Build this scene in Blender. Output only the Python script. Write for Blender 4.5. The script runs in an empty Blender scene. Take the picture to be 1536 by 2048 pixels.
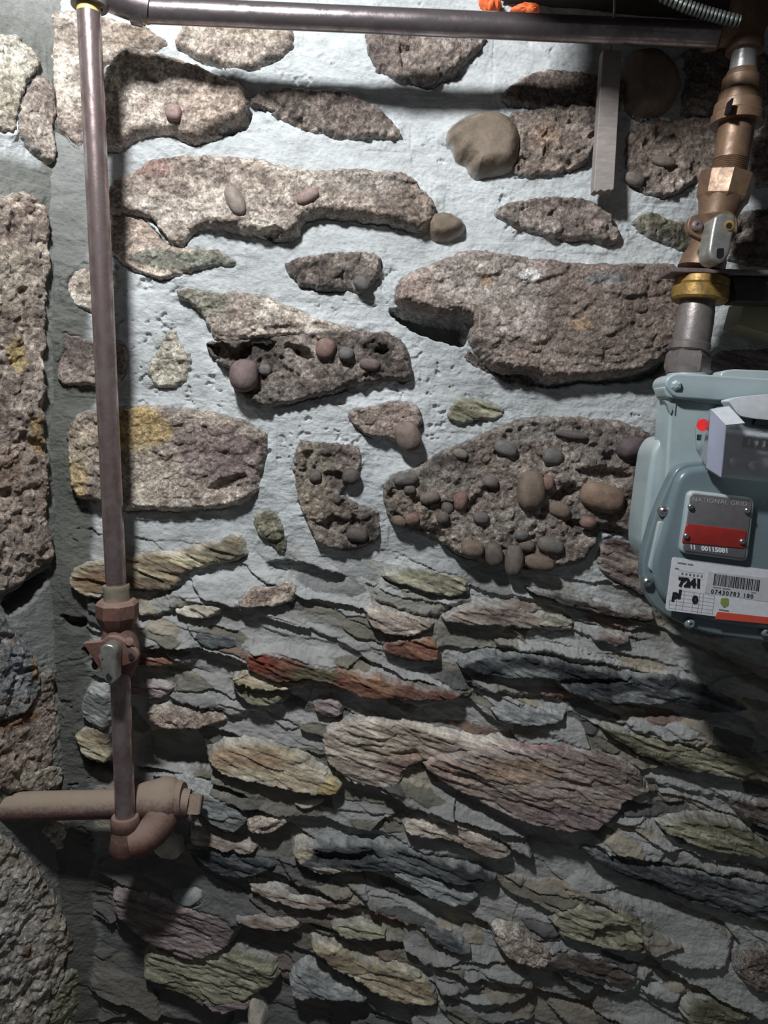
import bpy, bmesh, math
import numpy as np
from mathutils import Vector, Matrix

sc = bpy.context.scene
COL = sc.collection
# ------------------------------------------------------------------ camera
F_PX, CX, CY = 1490.0, 768.0, 1024.0
PITCH, ROLL = math.radians(6.0), math.radians(2.2)
CAM = Vector((0.0, -1.05, 1.45))
fwd = Vector((0, math.cos(PITCH), -math.sin(PITCH)))
up0 = Vector((0, math.sin(PITCH), math.cos(PITCH)))
rt0 = Vector((1, 0, 0))
RT = rt0 * math.cos(ROLL) + up0 * math.sin(ROLL)
UP = up0 * math.cos(ROLL) - rt0 * math.sin(ROLL)
cd = bpy.data.cameras.new('camera'); cam = bpy.data.objects.new('camera', cd); COL.objects.link(cam)
cam.matrix_world = Matrix(((RT.x, UP.x, -fwd.x, CAM.x), (RT.y, UP.y, -fwd.y, CAM.y), (RT.z, UP.z, -fwd.z, CAM.z), (0, 0, 0, 1)))
cd.sensor_fit = 'VERTICAL'; cd.sensor_height = 24.0; cd.sensor_width = 18.0
cd.lens = F_PX / 2048.0 * 24.0
cd.clip_start = 0.02
sc.camera = cam
# ------------------------------------------------------------------ light
w = bpy.data.worlds.new('world'); sc.world = w; w.use_nodes = True
w.node_tree.nodes['Background'].inputs[0].default_value = (0.92, 0.95, 1.0, 1)
w.node_tree.nodes['Background'].inputs[1].default_value = 0.062
ld = bpy.data.lights.new('work_lamp', 'POINT'); ld.energy = 56.0; ld.color = (0.96, 0.985, 1.0); ld.shadow_soft_size = 0.05
lo = bpy.data.objects.new('work_lamp', ld); COL.objects.link(lo); lo.location = (-0.30, -0.74, 2.20)
sc.view_settings.view_transform = 'Standard'; sc.view_settings.look = 'None'
sc.view_settings.gamma = 1.0; sc.view_settings.use_curve_mapping = False
sc.view_settings.exposure = 0.0

# ------------------------------------------------------------------ pixel -> place
def ray(px, py):
    return fwd + RT * ((px - CX) / F_PX) - UP * ((py - CY) / F_PX)
def atY(px, py, Y):
    d = ray(px, py); t = (Y - CAM.y) / d.y
    return CAM + d * t
def scale_at(Y):                      # metres per photo pixel near depth Y
    return (Y - CAM.y) / F_PX

class Wall:
    def __init__(s, O, uh, nh):
        s.O, s.uh, s.nh = Vector(O), Vector(uh).normalized(), Vector(nh).normalized()
    def uv(s, px, py):
        d = ray(px, py); t = (s.O - CAM).dot(s.nh) / d.dot(s.nh)
        p = CAM + d * t - s.O
        return p.dot(s.uh), p.z
    def world(s, u, v, h):
        O, a, n = np.array(s.O), np.array(s.uh), np.array(s.nh)
        P = O + u[..., None] * a + h[..., None] * n
        P[..., 2] += v
        return P
BACK = Wall((0, 0, 0), (1, 0, 0), (0, -1, 0))
PH = math.radians(52)
xc = atY(128, 1024, 0).x
LEFT = Wall((xc, 0, 0), (-math.cos(PH), -math.sin(PH), 0), (math.sin(PH), -math.cos(PH), 0))

# ------------------------------------------------------------------ noise
def _h(ix, iy, s):
    n = (ix.astype(np.int64) * 374761393 + iy.astype(np.int64) * 668265263 + s * 1274126177) & 0xFFFFFFFF
    n = ((n ^ (n >> 13)) * 1274126177) & 0xFFFFFFFF
    n = ((n ^ (n >> 16)) * 2246822519) & 0xFFFFFFFF
    return ((n ^ (n >> 15)) & 0xFFFFFF) / float(0xFFFFFF)
def vnoise(x, y, s=0):
    ix, iy = np.floor(x), np.floor(y); fx, fy = x - ix, y - iy
    fx = fx * fx * (3 - 2 * fx); fy = fy * fy * (3 - 2 * fy)
    a, b, c, d = _h(ix, iy, s), _h(ix + 1, iy, s), _h(ix, iy + 1, s), _h(ix + 1, iy + 1, s)
    return (a * (1 - fx) + b * fx) * (1 - fy) + (c * (1 - fx) + d * fx) * fy
def fbm(x, y, s=0, o=4, g=0.5):
    t, a, n = 0, 1.0, 0
    for k in range(o):
        t = t + a * (vnoise(x, y, s + k * 17) - 0.5) * 2; n += a; a *= g
        x, y = (x * 0.8 - y * 0.6) * 2.03 + 5.1, (x * 0.6 + y * 0.8) * 2.03 + 1.7
    return t / n
def voro(x, y, s=0):
    ix, iy = np.floor(x), np.floor(y)
    best = np.full(x.shape, 9.0); bid = np.zeros(x.shape)
    for dx in (-1, 0, 1):
        for dy in (-1, 0, 1):
            jx, jy = ix + dx, iy + dy
            px, py = jx + _h(jx, jy, s), jy + _h(jx, jy, s + 7)
            d = np.hypot(x - px, y - py); m = d < best
            best = np.where(m, d, best); bid = np.where(m, _h(jx, jy, s + 13), bid)
    return best, bid
def sstep(a, b, x):
    t = np.clip((x - a) / (b - a), 0, 1); return t * t * (3 - 2 * t)

def sdf(poly, u, v):                  # positive inside
    P = np.asarray(poly, float); n = len(P)
    d = np.full(u.shape, 1e9); ins = np.zeros(u.shape, bool)
    for i in range(n):
        a, b = P[i], P[(i + 1) % n]
        e = b - a; L = e @ e + 1e-12
        t = np.clip(((u - a[0]) * e[0] + (v - a[1]) * e[1]) / L, 0, 1)
        d = np.minimum(d, (u - a[0] - t * e[0]) ** 2 + (v - a[1] - t * e[1]) ** 2)
        c = (a[1] > v) != (b[1] > v)
        with np.errstate(divide='ignore', invalid='ignore'):
            xi = (b[0] - a[0]) * (v - a[1]) / (b[1] - a[1] if b[1] != a[1] else 1e-12) + a[0]
        ins ^= c & (u < xi)
    d = np.sqrt(d)
    return np.where(ins, d, -d)
def smooth_poly(pts):
    # corner-cutting once keeps the traced outline but removes straight facets
    out = []
    n = len(pts)
    for i in range(n):
        a, b = np.array(pts[i], float), np.array(pts[(i + 1) % n], float)
        out.append(a * 0.78 + b * 0.22); out.append(a * 0.22 + b * 0.78)
    return out

# ------------------------------------------------------------------ materials
def mat_new(name):
    m = bpy.data.materials.new(name); m.use_nodes = True
    nt = m.node_tree; return m, nt, nt.nodes['Principled BSDF'], nt.nodes.new
def lk(nt, a, b): nt.links.new(a, b)
def noise_node(nt, scale, detail=4, rough=0.6, vec=None, dist=0.0):
    n = nt.nodes.new('ShaderNodeTexNoise'); n.inputs['Scale'].default_value = scale
    n.inputs['Detail'].default_value = detail; n.inputs['Roughness'].default_value = rough
    n.inputs['Distortion'].default_value = dist
    if vec: lk(nt, vec, n.inputs['Vector'])
    return n
def ramp(nt, src, a, b, ca, cb):
    r = nt.nodes.new('ShaderNodeMapRange'); r.inputs['From Min'].default_value = a; r.inputs['From Max'].default_value = b
    r.inputs['To Min'].default_value = ca; r.inputs['To Max'].default_value = cb
    lk(nt, src, r.inputs['Value']); return r.outputs[0]
def mul_col(nt, c, f):
    m = nt.nodes.new('ShaderNodeVectorMath'); m.operation = 'SCALE'
    lk(nt, c, m.inputs[0]); lk(nt, f, m.inputs['Scale']); return m.outputs[0]
def mathn(nt, op, a, b):
    m = nt.nodes.new('ShaderNodeMath'); m.operation = op
    for i, x in enumerate((a, b)):
        if isinstance(x, (int, float)): m.inputs[i].default_value = x
        else: lk(nt, x, m.inputs[i])
    return m.outputs[0]

def rock_material(name, grain, streak, bump, rough=0.85, contrast=0.5, ang=-0.30, spark=0.0, pits=0.0):
    m, nt, bs, N = mat_new(name)
    at = N('ShaderNodeAttribute'); at.attribute_name = 'tint'
    tc = N('ShaderNodeTexCoord'); mp = N('ShaderNodeMapping')
    lk(nt, tc.outputs['Object'], mp.inputs['Vector'])
    if streak > 1:
        mp.vector_type = 'TEXTURE'
        mp.inputs['Rotation'].default_value = (0, -ang, 0)
        mp.inputs['Scale'].default_value = (streak, streak, 1)
    v = mp.outputs[0]
    n1 = noise_node(nt, grain, 6, 0.68, v, 0.3)
    n2 = noise_node(nt, grain * 3.1, 4, 0.75, v)
    f = mathn(nt, 'MULTIPLY', ramp(nt, n1.outputs['Fac'], 0.3, 0.7, 1 - contrast, 1 + contrast),
              ramp(nt, n2.outputs['Fac'], 0.3, 0.7, 1 - contrast * 0.7, 1 + contrast * 0.7))
    if pits:
        vo = N('ShaderNodeTexVoronoi'); vo.inputs['Scale'].default_value = pits; lk(nt, v, vo.inputs['Vector'])
        sep = N('ShaderNodeSeparateColor'); lk(nt, vo.outputs['Color'], sep.inputs[0])
        f = mathn(nt, 'MULTIPLY', f, ramp(nt, sep.outputs[0], 0.0, 1.0, 0.62, 1.42))
    lk(nt, mul_col(nt, at.outputs['Color'], f), bs.inputs['Base Color'])
    bs.inputs['Roughness'].default_value = rough
    if spark:
        lk(nt, ramp(nt, n2.outputs['Fac'], 0.45, 0.7, rough, rough - spark), bs.inputs['Roughness'])
    bs.inputs['Specular IOR Level'].default_value = 0.35
    b = N('ShaderNodeBump'); b.inputs['Strength'].default_value = 1.0; b.inputs['Distance'].default_value = bump
    s = mathn(nt, 'ADD', n1.outputs['Fac'], mathn(nt, 'MULTIPLY', n2.outputs['Fac'], 0.5))
    lk(nt, s, b.inputs['Height']); lk(nt, b.outputs[0], bs.inputs['Normal'])
    return m
RM = {
    'cong': rock_material('pebbly_rock', 150, 1, 0.0060, 0.8, 0.52, spark=0.3, pits=200),
    'grain': rock_material('grainy_rock', 110, 1, 0.0042, 0.8, 0.46, spark=0.25, pits=300),
    'strata': rock_material('slaty_rock', 150, 4.5, 0.0022, 0.75, 0.55, spark=0.25),
    'smooth': rock_material('smooth_cobble', 90, 1, 0.0008, 0.7, 0.20),
    'mortar': rock_material('cement_mortar', 95, 2.2, 0.0026, 0.9, 0.16, ang=-0.12),
}
# ------------------------------------------------------------------ traced stones of the two walls
OFF = {'A': (0, 0), 'B': (768, 0), 'C': (0, 512), 'D': (768, 512), 'E': (0, 1024), 'F': (768, 1024), 'G': (0, 1536), 'H': (768, 1536)}
def T(t, pts): return [(OFF[t][0] + x / 2, OFF[t][1] + y / 2) for x, y in pts]
# palettes: mid, dark, light (albedo)
PAL = {
 'beige': ((.38, .315, .265), (.20, .16, .135), (.64, .57, .49)),
 'cream': ((.50, .46, .38), (.30, .26, .20), (.68, .64, .55)),
 'pink': ((.31, .25, .215), (.18, .14, .125), (.44, .38, .35)),
 'brown': ((.19, .15, .13), (.085, .065, .06), (.31, .26, .22)),
 'dkbrown': ((.10, .08, .07), (.045, .036, .032), (.18, .145, .125)),
 'tan': ((.175, .135, .10), (.13, .10, .075), (.21, .165, .125)),
 'yellow': ((.36, .30, .20), (.20, .155, .105), (.54, .49, .38)),
 'olive': ((.20, .19, .13), (.09, .085, .06), (.36, .34, .25)),
 'slate': ((.045, .05, .055), (.018, .02, .023), (.15, .16, .165)),
 'rust': ((.17, .075, .05), (.11, .05, .035), (.28, .16, .10)),
 'grey': ((.24, .25, .25), (.13, .135, .13), (.36, .37, .36)),
 'mixed': ((.26, .215, .185), (.08, .065, .058), (.47, .41, .355)),
 'purple': ((.21, .165, .16), (.11, .08, .085), (.34, .28, .27)),
}
# (tile, outline, kind, palette, proud mm, edge mm, ledge 0..1)
STONES = [
 ('A', [(190,60),(310,55),(450,90),(560,90),(600,130),(690,180),(620,215),(540,200),(430,260),(400,300),(350,430),(330,600),(290,570),(235,520),(190,465),(200,300),(180,200)], 'grain', 'beige', 10, 16, 0),
 ('A', [(420,330),(470,250),(520,205),(600,215),(700,235),(850,300),(980,350),(985,420),(1000,480),(930,520),(870,540),(790,580),(740,570),(700,545),(640,530),(560,560),(490,600),(400,600),(395,450)], 'grain', 'beige', 26, 22, 0),
 ('A', [(730,100),(800,80),(950,60),(1130,90),(1170,140),(1165,210),(1080,240),(1020,285),(960,285),(850,260),(760,215),(690,190),(720,140)], 'grain', 'beige', 18, 16, 0),
 ('A', [(1000,395),(1080,370),(1250,365),(1400,385),(1500,430),(1590,520),(1600,560),(1480,558),(1350,545),(1200,520),(1120,480),(1010,440)], 'cong', 'mixed', 14, 12, 0),
 ('A', [(440,780),(470,720),(560,700),(600,660),(640,640),(760,640),(900,625),(1050,650),(1130,680),(1300,690),(1500,690),(1640,720),(1720,800),(1740,880),(1700,930),(1600,905),(1480,890),(1440,870),(1280,860),(1240,875),(1205,880),(1190,960),(1100,950),(1000,940),(870,915),(790,930),(730,990),(690,985),(650,930),(600,880),(520,850),(445,860)], 'grain', 'beige', 24, 18, 0),
 ('A', [(445,870),(520,850),(600,890),(650,940),(690,988),(740,1000),(860,1000),(950,1040),(930,1060),(800,1080),(700,1110),(640,1120),(560,1080),(500,1060),(440,1010)], 'grain', 'beige', 14, 9, 0.4),
 ('B', [(-70,120),(0,115),(250,120),(400,150),(380,200),(330,240),(290,290),(230,330),(190,350),(140,330),(60,345),(20,300),(-30,270),(-60,200)], 'cong', 'pink', 18, 12, 0),
 ('B', [(480,370),(590,300),(700,290),(850,310),(960,330),(950,440),(850,455),(700,440),(560,430),(480,410)], 'grain', 'brown', 12, 12, 0),
 ('B', [(248,570),(260,520),(330,470),(420,450),(490,470),(530,520),(540,580),(530,650),(500,690),(400,700),(370,710),(345,690),(335,655),(290,640),(275,600)], 'smooth', 'tan', 30, 24, 0),
 ('B', [(500,470),(600,440),(750,440),(860,450),(850,560),(820,640),(740,690),(640,700),(560,710),(515,690),(540,600),(530,510)], 'cong', 'beige', 14, 10, 0),
 ('B', [(970,510),(1100,490),(1300,480),(1330,520),(1400,560),(1440,640),(1300,700),(1200,750),(1120,790),(1040,770),(960,730)], 'cong', 'beige', 14, 12, 0),
 ('B', [(1430,480),(1700,480),(1700,740),(1520,760),(1440,720)], 'cong', 'beige', 12, 12, 0),
 ('B', [(960,220),(1080,200),(1150,260),(1185,340),(1150,420),(1100,480),(1000,490),(950,420)], 'smooth', 'tan', 30, 26, 0),
 ('B', [(1190,190),(1330,200),(1560,210),(1560,440),(1320,470),(1200,470),(1180,420),(1210,340)], 'grain', 'brown', 12, 12, 0),
 ('B', [(430,850),(520,810),(640,800),(780,800),(850,830),(900,870),(940,940),(930,980),(820,960),(700,950),(580,930),(500,900)], 'cong', 'pink', 16, 12, 0),
 ('B', [(1000,880),(1060,860),(1150,890),(1230,900),(1240,1000),(1180,990),(1080,950),(1000,900)], 'cong', 'olive', 8, 8, 0),
 ('B', [(1390,860),(1560,840),(1700,850),(1700,1060),(1380,1060),(1380,960)], 'cong', 'brown', 12, 8, 0),
 ('B', [(160,900),(185,860),(250,850),(320,890),(315,935),(240,965),(190,955)], 'smooth', 'tan', 24, 16, 0),
 ('C', [(1140,40),(1190,10),(1330,-10),(1440,-5),(1530,10),(1520,60),(1480,120),(1440,155),(1410,130),(1330,140),(1250,130),(1190,110)], 'cong', 'mixed', 18, 10, 0),
 ('C', [(700,150),(770,130),(830,150),(1000,150),(1150,200),(1280,260),(1420,290),(1440,310),(1300,320),(1150,320),(1060,330),(980,340),(900,350),(850,330),(840,270),(800,210)], 'grain', 'beige', 16, 12, 0),
 ('C', [(830,355),(870,345),(1000,345),(1200,320),(1420,300),(1540,310),(1610,345),(1640,410),(1640,490),(1530,500),(1380,530),(1300,560),(1170,580),(1050,610),(990,580),(950,540),(945,460),(880,430)], 'cong', 'mixed', 26, 10, 0.2),
 ('C', [(590,430),(650,370),(660,320),(700,300),(720,350),(760,400),(760,450),(740,510),(640,520),(600,490)], 'grain', 'cream', 8, 10, 0),
 ('C', [(250,290),(300,320),(380,340),(460,335),(510,380),(505,450),(460,515),(320,525),(250,510),(240,440),(270,390)], 'grain', 'brown', 12, 12, 0),
 ('C', [(270,100),(310,50),(400,55),(470,60),(480,150),(400,235),(310,200),(280,160)], 'grain', 'beige', 8, 9, 0),
 ('C', [(285,680),(330,625),(480,605),(640,605),(800,620),(950,650),(1060,700),(1070,760),(1050,860),(1030,950),(960,990),(870,1000),(740,1020),(600,1005),(500,1010),(400,965),(310,960),(290,830)], 'grain', 'beige', 22, 18, 0),
 ('C', [(1185,740),(1280,750),(1400,750),(1450,770),(1440,860),(1390,920),(1360,960),(1430,1000),(1500,1010),(1520,1060),(1510,1130),(1460,1160),(1360,1170),(1270,1150),(1240,1100),(1220,1030),(1190,960),(1180,880)], 'cong', 'mixed', 14, 9, 0),
 ('C', [(1390,630),(1450,610),(1540,590),(1610,580),(1670,600),(1680,670),(1640,720),(1580,740),(1500,725),(1420,690)], 'grain', 'pink', 18, 9, 0),
 ('C', [(1020,1060),(1060,1010),(1110,1030),(1140,1100),(1140,1190),(1100,1170),(1050,1120)], 'grain', 'olive', 8, 8, 0),
 ('D', [(55,110),(130,60),(250,20),(330,-15),(420,-5),(540,20),(760,40),(980,45),(1170,50),(1175,200),(1165,330),(1130,400),(1020,470),(900,485),(700,495),(620,510),(590,480),(500,470),(430,460),(380,400),(340,340),(345,270),(280,240),(190,250),(120,220),(45,195)], 'grain', 'pink', 44, 22, 0.0),
 ('D', [(310,370),(380,395),(430,450),(500,470),(590,485),(610,530),(540,525),(440,475),(340,425)], 'cong', 'dkbrown', 10, 8, 0),
 ('D', [(250,620),(300,570),(400,580),(470,600),(470,640),(400,660),(260,665)], 'strata', 'olive', 8, 8, 0),
 ('D', [(5,890),(100,860),(200,800),(330,750),(450,690),(540,650),(700,645),(900,660),(1060,700),(1060,800),(1040,920),(1010,1060),(960,1100),(890,1110),(860,1100),(800,1200),(760,1225),(660,1240),(560,1240),(470,1225),(340,1210),(240,1145),(130,1100),(40,1080),(0,1000)], 'cong', 'mixed', 26, 14, 0.1),
 ('D', [(1290,420),(1380,370),(1560,365),(1700,370),(1700,480),(1360,470),(1300,450)], 'strata', 'purple', 10, 7, 0.5),
 ('F', [(850,130),(880,95),(980,100),(1100,150),(1120,300),(1060,330),(960,285),(880,250),(850,220)], 'strata', 'brown', 14, 8, 0.4),
 # lower half: slates and ledges
 ('E', [(320,200),(420,190),(540,160),(700,160),(820,120),(960,85),(985,130),(1000,175),(930,190),(830,215),(740,240),(740,280),(660,305),(540,300),(480,290),(400,345),(310,300),(300,250)], 'strata', 'yellow', 20, 7, 0.5),
 ('E', [(1000,300),(1080,285),(1170,280),(1190,320),(1150,350),(1020,370),(960,355)], 'grain', 'beige', 20, 6, 0.6),
 ('E', [(700,385),(760,360),(850,360),(900,380),(870,410),(780,410)], 'strata', 'cream', 16, 5, 0.6),
 ('E', [(780,470),(860,480),(940,490),(990,520),(920,533),(820,525)], 'strata', 'slate', 12, 4, 0.6),
 ('E', [(985,570),(1010,540),(1100,535),(1180,565),(1300,600),(1400,615),(1536,650),(1680,680),(1800,695),(1850,710),(1800,728),(1600,728),(1480,718),(1380,690),(1320,655),(1230,650),(1130,655),(1080,640),(1000,615)], 'strata', 'rust', 24, 6, 0.1),
 ('E', [(930,640),(1000,618),(1090,640),(1130,655),(1240,655),(1235,682),(1140,692),(1060,695),(980,670)], 'strata', 'yellow', 24, 5, 0.6),
 ('E', [(930,680),(1000,680),(1130,705),(1145,740),(1060,770),(980,740)], 'strata', 'olive', 16, 5, 0.6),
 ('E', [(1250,740),(1350,738),(1370,770),(1360,810),(1280,800)], 'strata', 'purple', 14, 5, 0.6),
 ('E', [(820,950),(950,905),(1050,915),(1180,945),(1260,995),(1350,1045),(1375,1080),(1330,1112),(1200,1085),(1060,1060),(900,1025)], 'strata', 'yellow', 26, 7, 0.6),
 ('E', [(310,865),(370,850),(450,870),(460,990),(370,980),(320,920)], 'strata', 'yellow', 16, 7, 0.4),
 ('E', [(600,780),(680,765),(780,785),(880,805),(905,830),(760,850),(660,852),(610,825)], 'grain', 'beige', 18, 6, 0.5),
 ('E', [(530,655),(680,675),(690,700),(640,742),(520,725)], 'strata', 'purple', 16, 6, 0.5),
 ('E', [(480,560),(650,560),(720,598),(640,600),(540,590)], 'strata', 'rust', 12, 4, 0.4),
 ('E', [(360,700),(430,700),(450,750),(440,870),(380,840),(330,800)], 'strata', 'grey', 10, 8, 0.4),
 ('F', [(-245,850),(-110,800),(60,820),(200,850),(380,890),(600,900),(480,950),(180,970),(80,1000),(60,1090),(-30,1085),(-140,1050),(-240,960)], 'strata', 'beige', 18, 9, 0.4),
 ('F', [(130,960),(380,910),(660,900),(880,940),(1000,1000),(1040,1080),(1060,1110),(950,1130),(920,1190),(780,1238),(640,1220),(480,1170),(350,1110),(230,1060)], 'strata', 'pink', 26, 9, 0.5),
 ('F', [(0,510),(60,495),(190,490),(235,570),(180,585),(60,568),(-10,545)], 'strata', 'rust', 14, 6, 0.4),
 ('F', [(-90,360),(0,385),(90,405),(205,430),(180,468),(100,485),(0,475),(-60,440)], 'strata', 'beige', 20, 7, 0.5),
 ('F', [(215,425),(300,370),(440,362),(560,388),(650,418),(750,450),(740,468),(640,462),(480,442),(350,448)], 'strata', 'brown', 16, 5, 0.5),
 ('F', [(-20,240),(100,228),(200,225),(330,262),(335,320),(240,330),(150,310),(40,280)], 'strata', 'olive', 14, 5, 0.5),
 ('F', [(555,298),(700,328),(830,355),(950,385),(1060,385),(1070,425),(950,412),(820,392),(700,355),(600,325)], 'strata', 'dkbrown', 14, 4, 0.5),
 ('F', [(820,490),(880,483),(975,495),(960,515),(900,525)], 'strata', 'brown', 12, 4, 0.5),
 ('F', [(280,590),(370,550),(500,560),(560,543),(700,595),(860,608),(940,638),(1100,636),(1250,668),(1380,738),(1450,765),(1340,795),(1150,755),(1000,745),(850,735),(700,685),(680,645),(520,642),(380,625)], 'strata', 'slate', 22, 5, 0.5),
 ('F', [(840,825),(960,855),(1100,885),(1250,925),(1400,955),(1560,975),(1700,1000),(1700,1080),(1400,1045),(1200,1015),(1040,965),(920,895)], 'strata', 'olive', 18, 6, 0.5),
 ('F', [(400,760),(560,765),(725,785),(700,822),(560,832),(460,812)], 'strata', 'grey', 20, 5, 0.6),
 ('F', [(600,430),(700,420),(760,440),(720,455),(640,450)], 'strata', 'olive', 14, 4, 0.5),
 ('G', [(690,35),(760,30),(840,75),(970,125),(1005,200),(930,232),(860,192),(820,150),(760,95)], 'strata', 'grey', 22, 7, 0.5),
 ('G', [(990,180),(1060,165),(1165,165),(1145,212),(1080,238),(1000,232)], 'grain', 'beige', 20, 7, 0.5),
 ('G', [(605,275),(680,265),(745,318),(705,348),(640,330)], 'smooth', 'cream', 16, 6, 0.4),
 ('G', [(740,290),(850,285),(1000,328),(1060,350),(1110,385),(1000,412),(880,392),(800,345)], 'strata', 'slate', 18, 5, 0.5),
 ('G', [(770,225),(860,235),(940,265),(1050,300),(1000,322),(860,285),(780,262)], 'strata', 'beige', 22, 5, 0.6),
 ('G', [(1170,290),(1240,278),(1400,272),(1560,288),(1740,340),(1960,390),(1985,412),(1900,432),(1760,422),(1560,385),(1430,385),(1300,395),(1240,372),(1190,333)], 'strata', 'slate', 24, 5, 0.5),
 ('G', [(1000,435),(1120,475),(1240,505),(1440,505),(1455,530),(1300,548),(1150,525),(1020,475)], 'strata', 'beige', 20, 5, 0.6),
 ('G', [(460,460),(560,470),(680,490),(880,560),(970,620),(920,690),(800,740),(700,710),(560,640),(470,560)], 'strata', 'purple', 20, 12, 0.3),
 ('G', [(580,720),(700,690),(850,680),(1100,740),(1120,830),(1000,900),(850,925),(700,870),(590,830)], 'strata', 'olive', 18, 12, 0.4),
 ('G', [(1235,675),(1330,665),(1440,735),(1536,785),(1740,875),(1745,908),(1600,885),(1450,825),(1340,755)], 'strata', 'yellow', 24, 6, 0.6),
 ('G', [(1155,820),(1215,765),(1300,795),(1450,875),(1485,902),(1300,885),(1190,875)], 'strata', 'grey', 20, 6, 0.6),
 ('G', [(1005,895),(1030,905),(1065,965),(1060,1100),(1010,1090),(1000,980)], 'smooth', 'cream', 26, 6, 0.3),
 ('G', [(690,470),(810,465),(825,510),(760,532),(705,505)], 'smooth', 'grey', 20, 7, 0.5),
 ('G', [(930,565),(1050,565),(1205,598),(1190,625),(1040,605)], 'strata', 'beige', 20, 5, 0.6),
 ('G', [(1310,600),(1420,588),(1536,625),(1545,662),(1400,655)], 'strata', 'olive', 18, 5, 0.5),
 ('G', [(790,880),(1000,885),(1020,940),(880,925)], 'strata', 'purple', 20, 6, 0.5),
 ('G', [(1175,115),(1250,108),(1305,120),(1230,142)], 'smooth', 'cream', 18, 4, 0.5),
 ('H', [(75,190),(130,155),(280,185),(400,235),(510,320),(460,335),(300,272),(160,245),(90,225)], 'strata', 'beige', 22, 6, 0.6),
 ('H', [(1070,190),(1250,175),(1400,205),(1530,300),(1560,335),(1350,318),(1200,268),(1100,225)], 'strata', 'olive', 22, 6, 0.5),
 ('H', [(1350,90),(1450,115),(1560,135),(1700,150),(1700,300),(1560,250),(1450,205)], 'strata', 'dkbrown', 14, 6, 0.5),
 ('H', [(740,270),(900,325),(1100,365),(1250,395),(1400,425),(1560,475),(1700,500),(1700,620),(1560,605),(1400,565),(1200,495),(1000,425),(850,365)], 'strata', 'slate', 16, 8, 0.5),
 ('H', [(640,570),(740,508),(880,538),(990,555),(1020,600),(1012,692),(900,675),(820,665),(700,642),(680,600)], 'strata', 'olive', 14, 8, 0.2),
 ('H', [(415,590),(520,580),(560,640),(660,690),(620,745),(500,705),(440,655)], 'grain', 'beige', 26, 7, 0.5),
 ('H', [(570,715),(720,695),(880,735),(1000,795),(965,832),(800,782),(640,745)], 'strata', 'dkbrown', 18, 6, 0.5),
 ('H', [(-60,755),(60,755),(200,835),(215,908),(100,905),(-40,870)], 'strata', 'yellow', 24, 7, 0.5),
 ('H', [(1150,930),(1250,885),(1400,915),(1490,950),(1400,985),(1200,985)], 'strata', 'olive', 22, 8, 0.5),
 ('H', [(1380,780),(1430,690),(1560,675),(1700,690),(1700,880),(1560,870),(1450,845)], 'grain', 'brown', 24, 14, 0.2),
 ('H', [(145,578),(300,645),(355,690),(260,685),(170,640)], 'strata', 'slate', 22, 4, 0.6),
 ('H', [(10,395),(100,375),(230,425),(390,468),(300,525),(160,475)], 'strata', 'grey', 22, 6, 0.6),
 ('H', [(690,780),(740,775),(850,825),(800,862),(720,820)], 'strata', 'grey', 16, 5, 0.6),
]
# cement that bulges out in ledges (outline, proud mm)
LEDGES = [
 ('E', [(740,285),(820,235),(900,240),(1020,225),(1100,235),(1190,300),(1180,330),(1000,370),(900,380),(760,370),(600,420),(560,380),(620,330)], 14),
 ('E', [(560,400),(700,400),(780,430),(780,500),(800,580),(740,610),(640,560),(560,555)], 12),
 ('E', [(740,620),(880,640),(950,680),(950,740),(1040,780),(960,830),(860,790),(660,745),(700,680)], 16),
 ('F', [(-560,520),(-300,530),(-100,590),(160,640),(355,690),(350,722),(180,715),(-60,665),(-260,620),(-480,580)], 22),
 ('F', [(300,660),(420,640),(640,650),(760,700),(755,742),(600,730),(400,715)], 16),
 ('F', [(430,500),(640,520),(850,560),(1120,640),(1300,640),(1440,720),(1380,740),(1240,690),(1000,630),(880,605),(700,580),(560,545),(440,540)], 16),
 ('F', [(0,240),(180,330),(330,340),(560,370),(740,430),(800,470),(640,430),(440,360),(290,365),(200,420),(60,400),(-60,340)], 12),
 ('F', [(870,820),(1060,800),(1300,820),(1560,860),(1700,880),(1700,970),(1560,970),(1300,930),(1060,880)], 14),
 ('F', [(560,840),(740,800),(860,850),(1040,960),(1200,1020),(1400,1060),(1560,1080),(1560,1160),(1300,1140),(1060,1080),(960,990),(760,920)], 8),
 ('H', [(-20,20),(180,30),(380,140),(560,225),(605,330),(570,345),(400,245),(260,180),(60,120)], 22),
 ('H', [(810,270),(900,160),(980,145),(1040,165),(1080,255),(1250,330),(1440,370),(1560,410),(1560,470),(1400,425),(1200,385),(1000,345),(880,320)], 18),
 ('H', [(690,480),(780,380),(850,420),(980,510),(1180,540),(1400,640),(1380,720),(1340,780),(1200,760),(1020,700),(1010,580),(880,540)], 18),
 ('H', [(170,700),(340,660),(440,690),(560,770),(605,850),(560,900),(440,910),(260,890),(210,850)], 20),
 ('H', [(80,950),(300,880),(540,850),(610,930),(600,1000),(400,1010),(120,1010)], 18),
 ('G', [(1180,620),(1330,640),(1536,640),(1700,690),(1900,760),(1940,860),(1760,860),(1536,760),(1400,690)], 14),
 ('G', [(1360,440),(1530,450),(1700,560),(1800,600),(1820,640),(1640,620),(1480,560),(1450,510)], 16),
 ('G', [(1130,240),(1200,380),(1320,440),(1440,500),(1300,500),(1160,440),(1100,330)], 10),
 ('H', [(640,870),(760,920),(900,960),(1100,970),(1180,1020),(1100,1060),(800,1060),(660,960)], 14),
 ('H', [(1000,860),(1160,830),(1240,850),(1160,920),(1060,900)], 16),
 ('H', [(0,120),(160,250),(300,280),(480,340),(640,340),(600,380),(400,360),(100,330),(0,300)], 10),
 ('H', [(820,0),(1040,40),(1070,140),(1000,130),(900,90)], 10),
]
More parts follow.
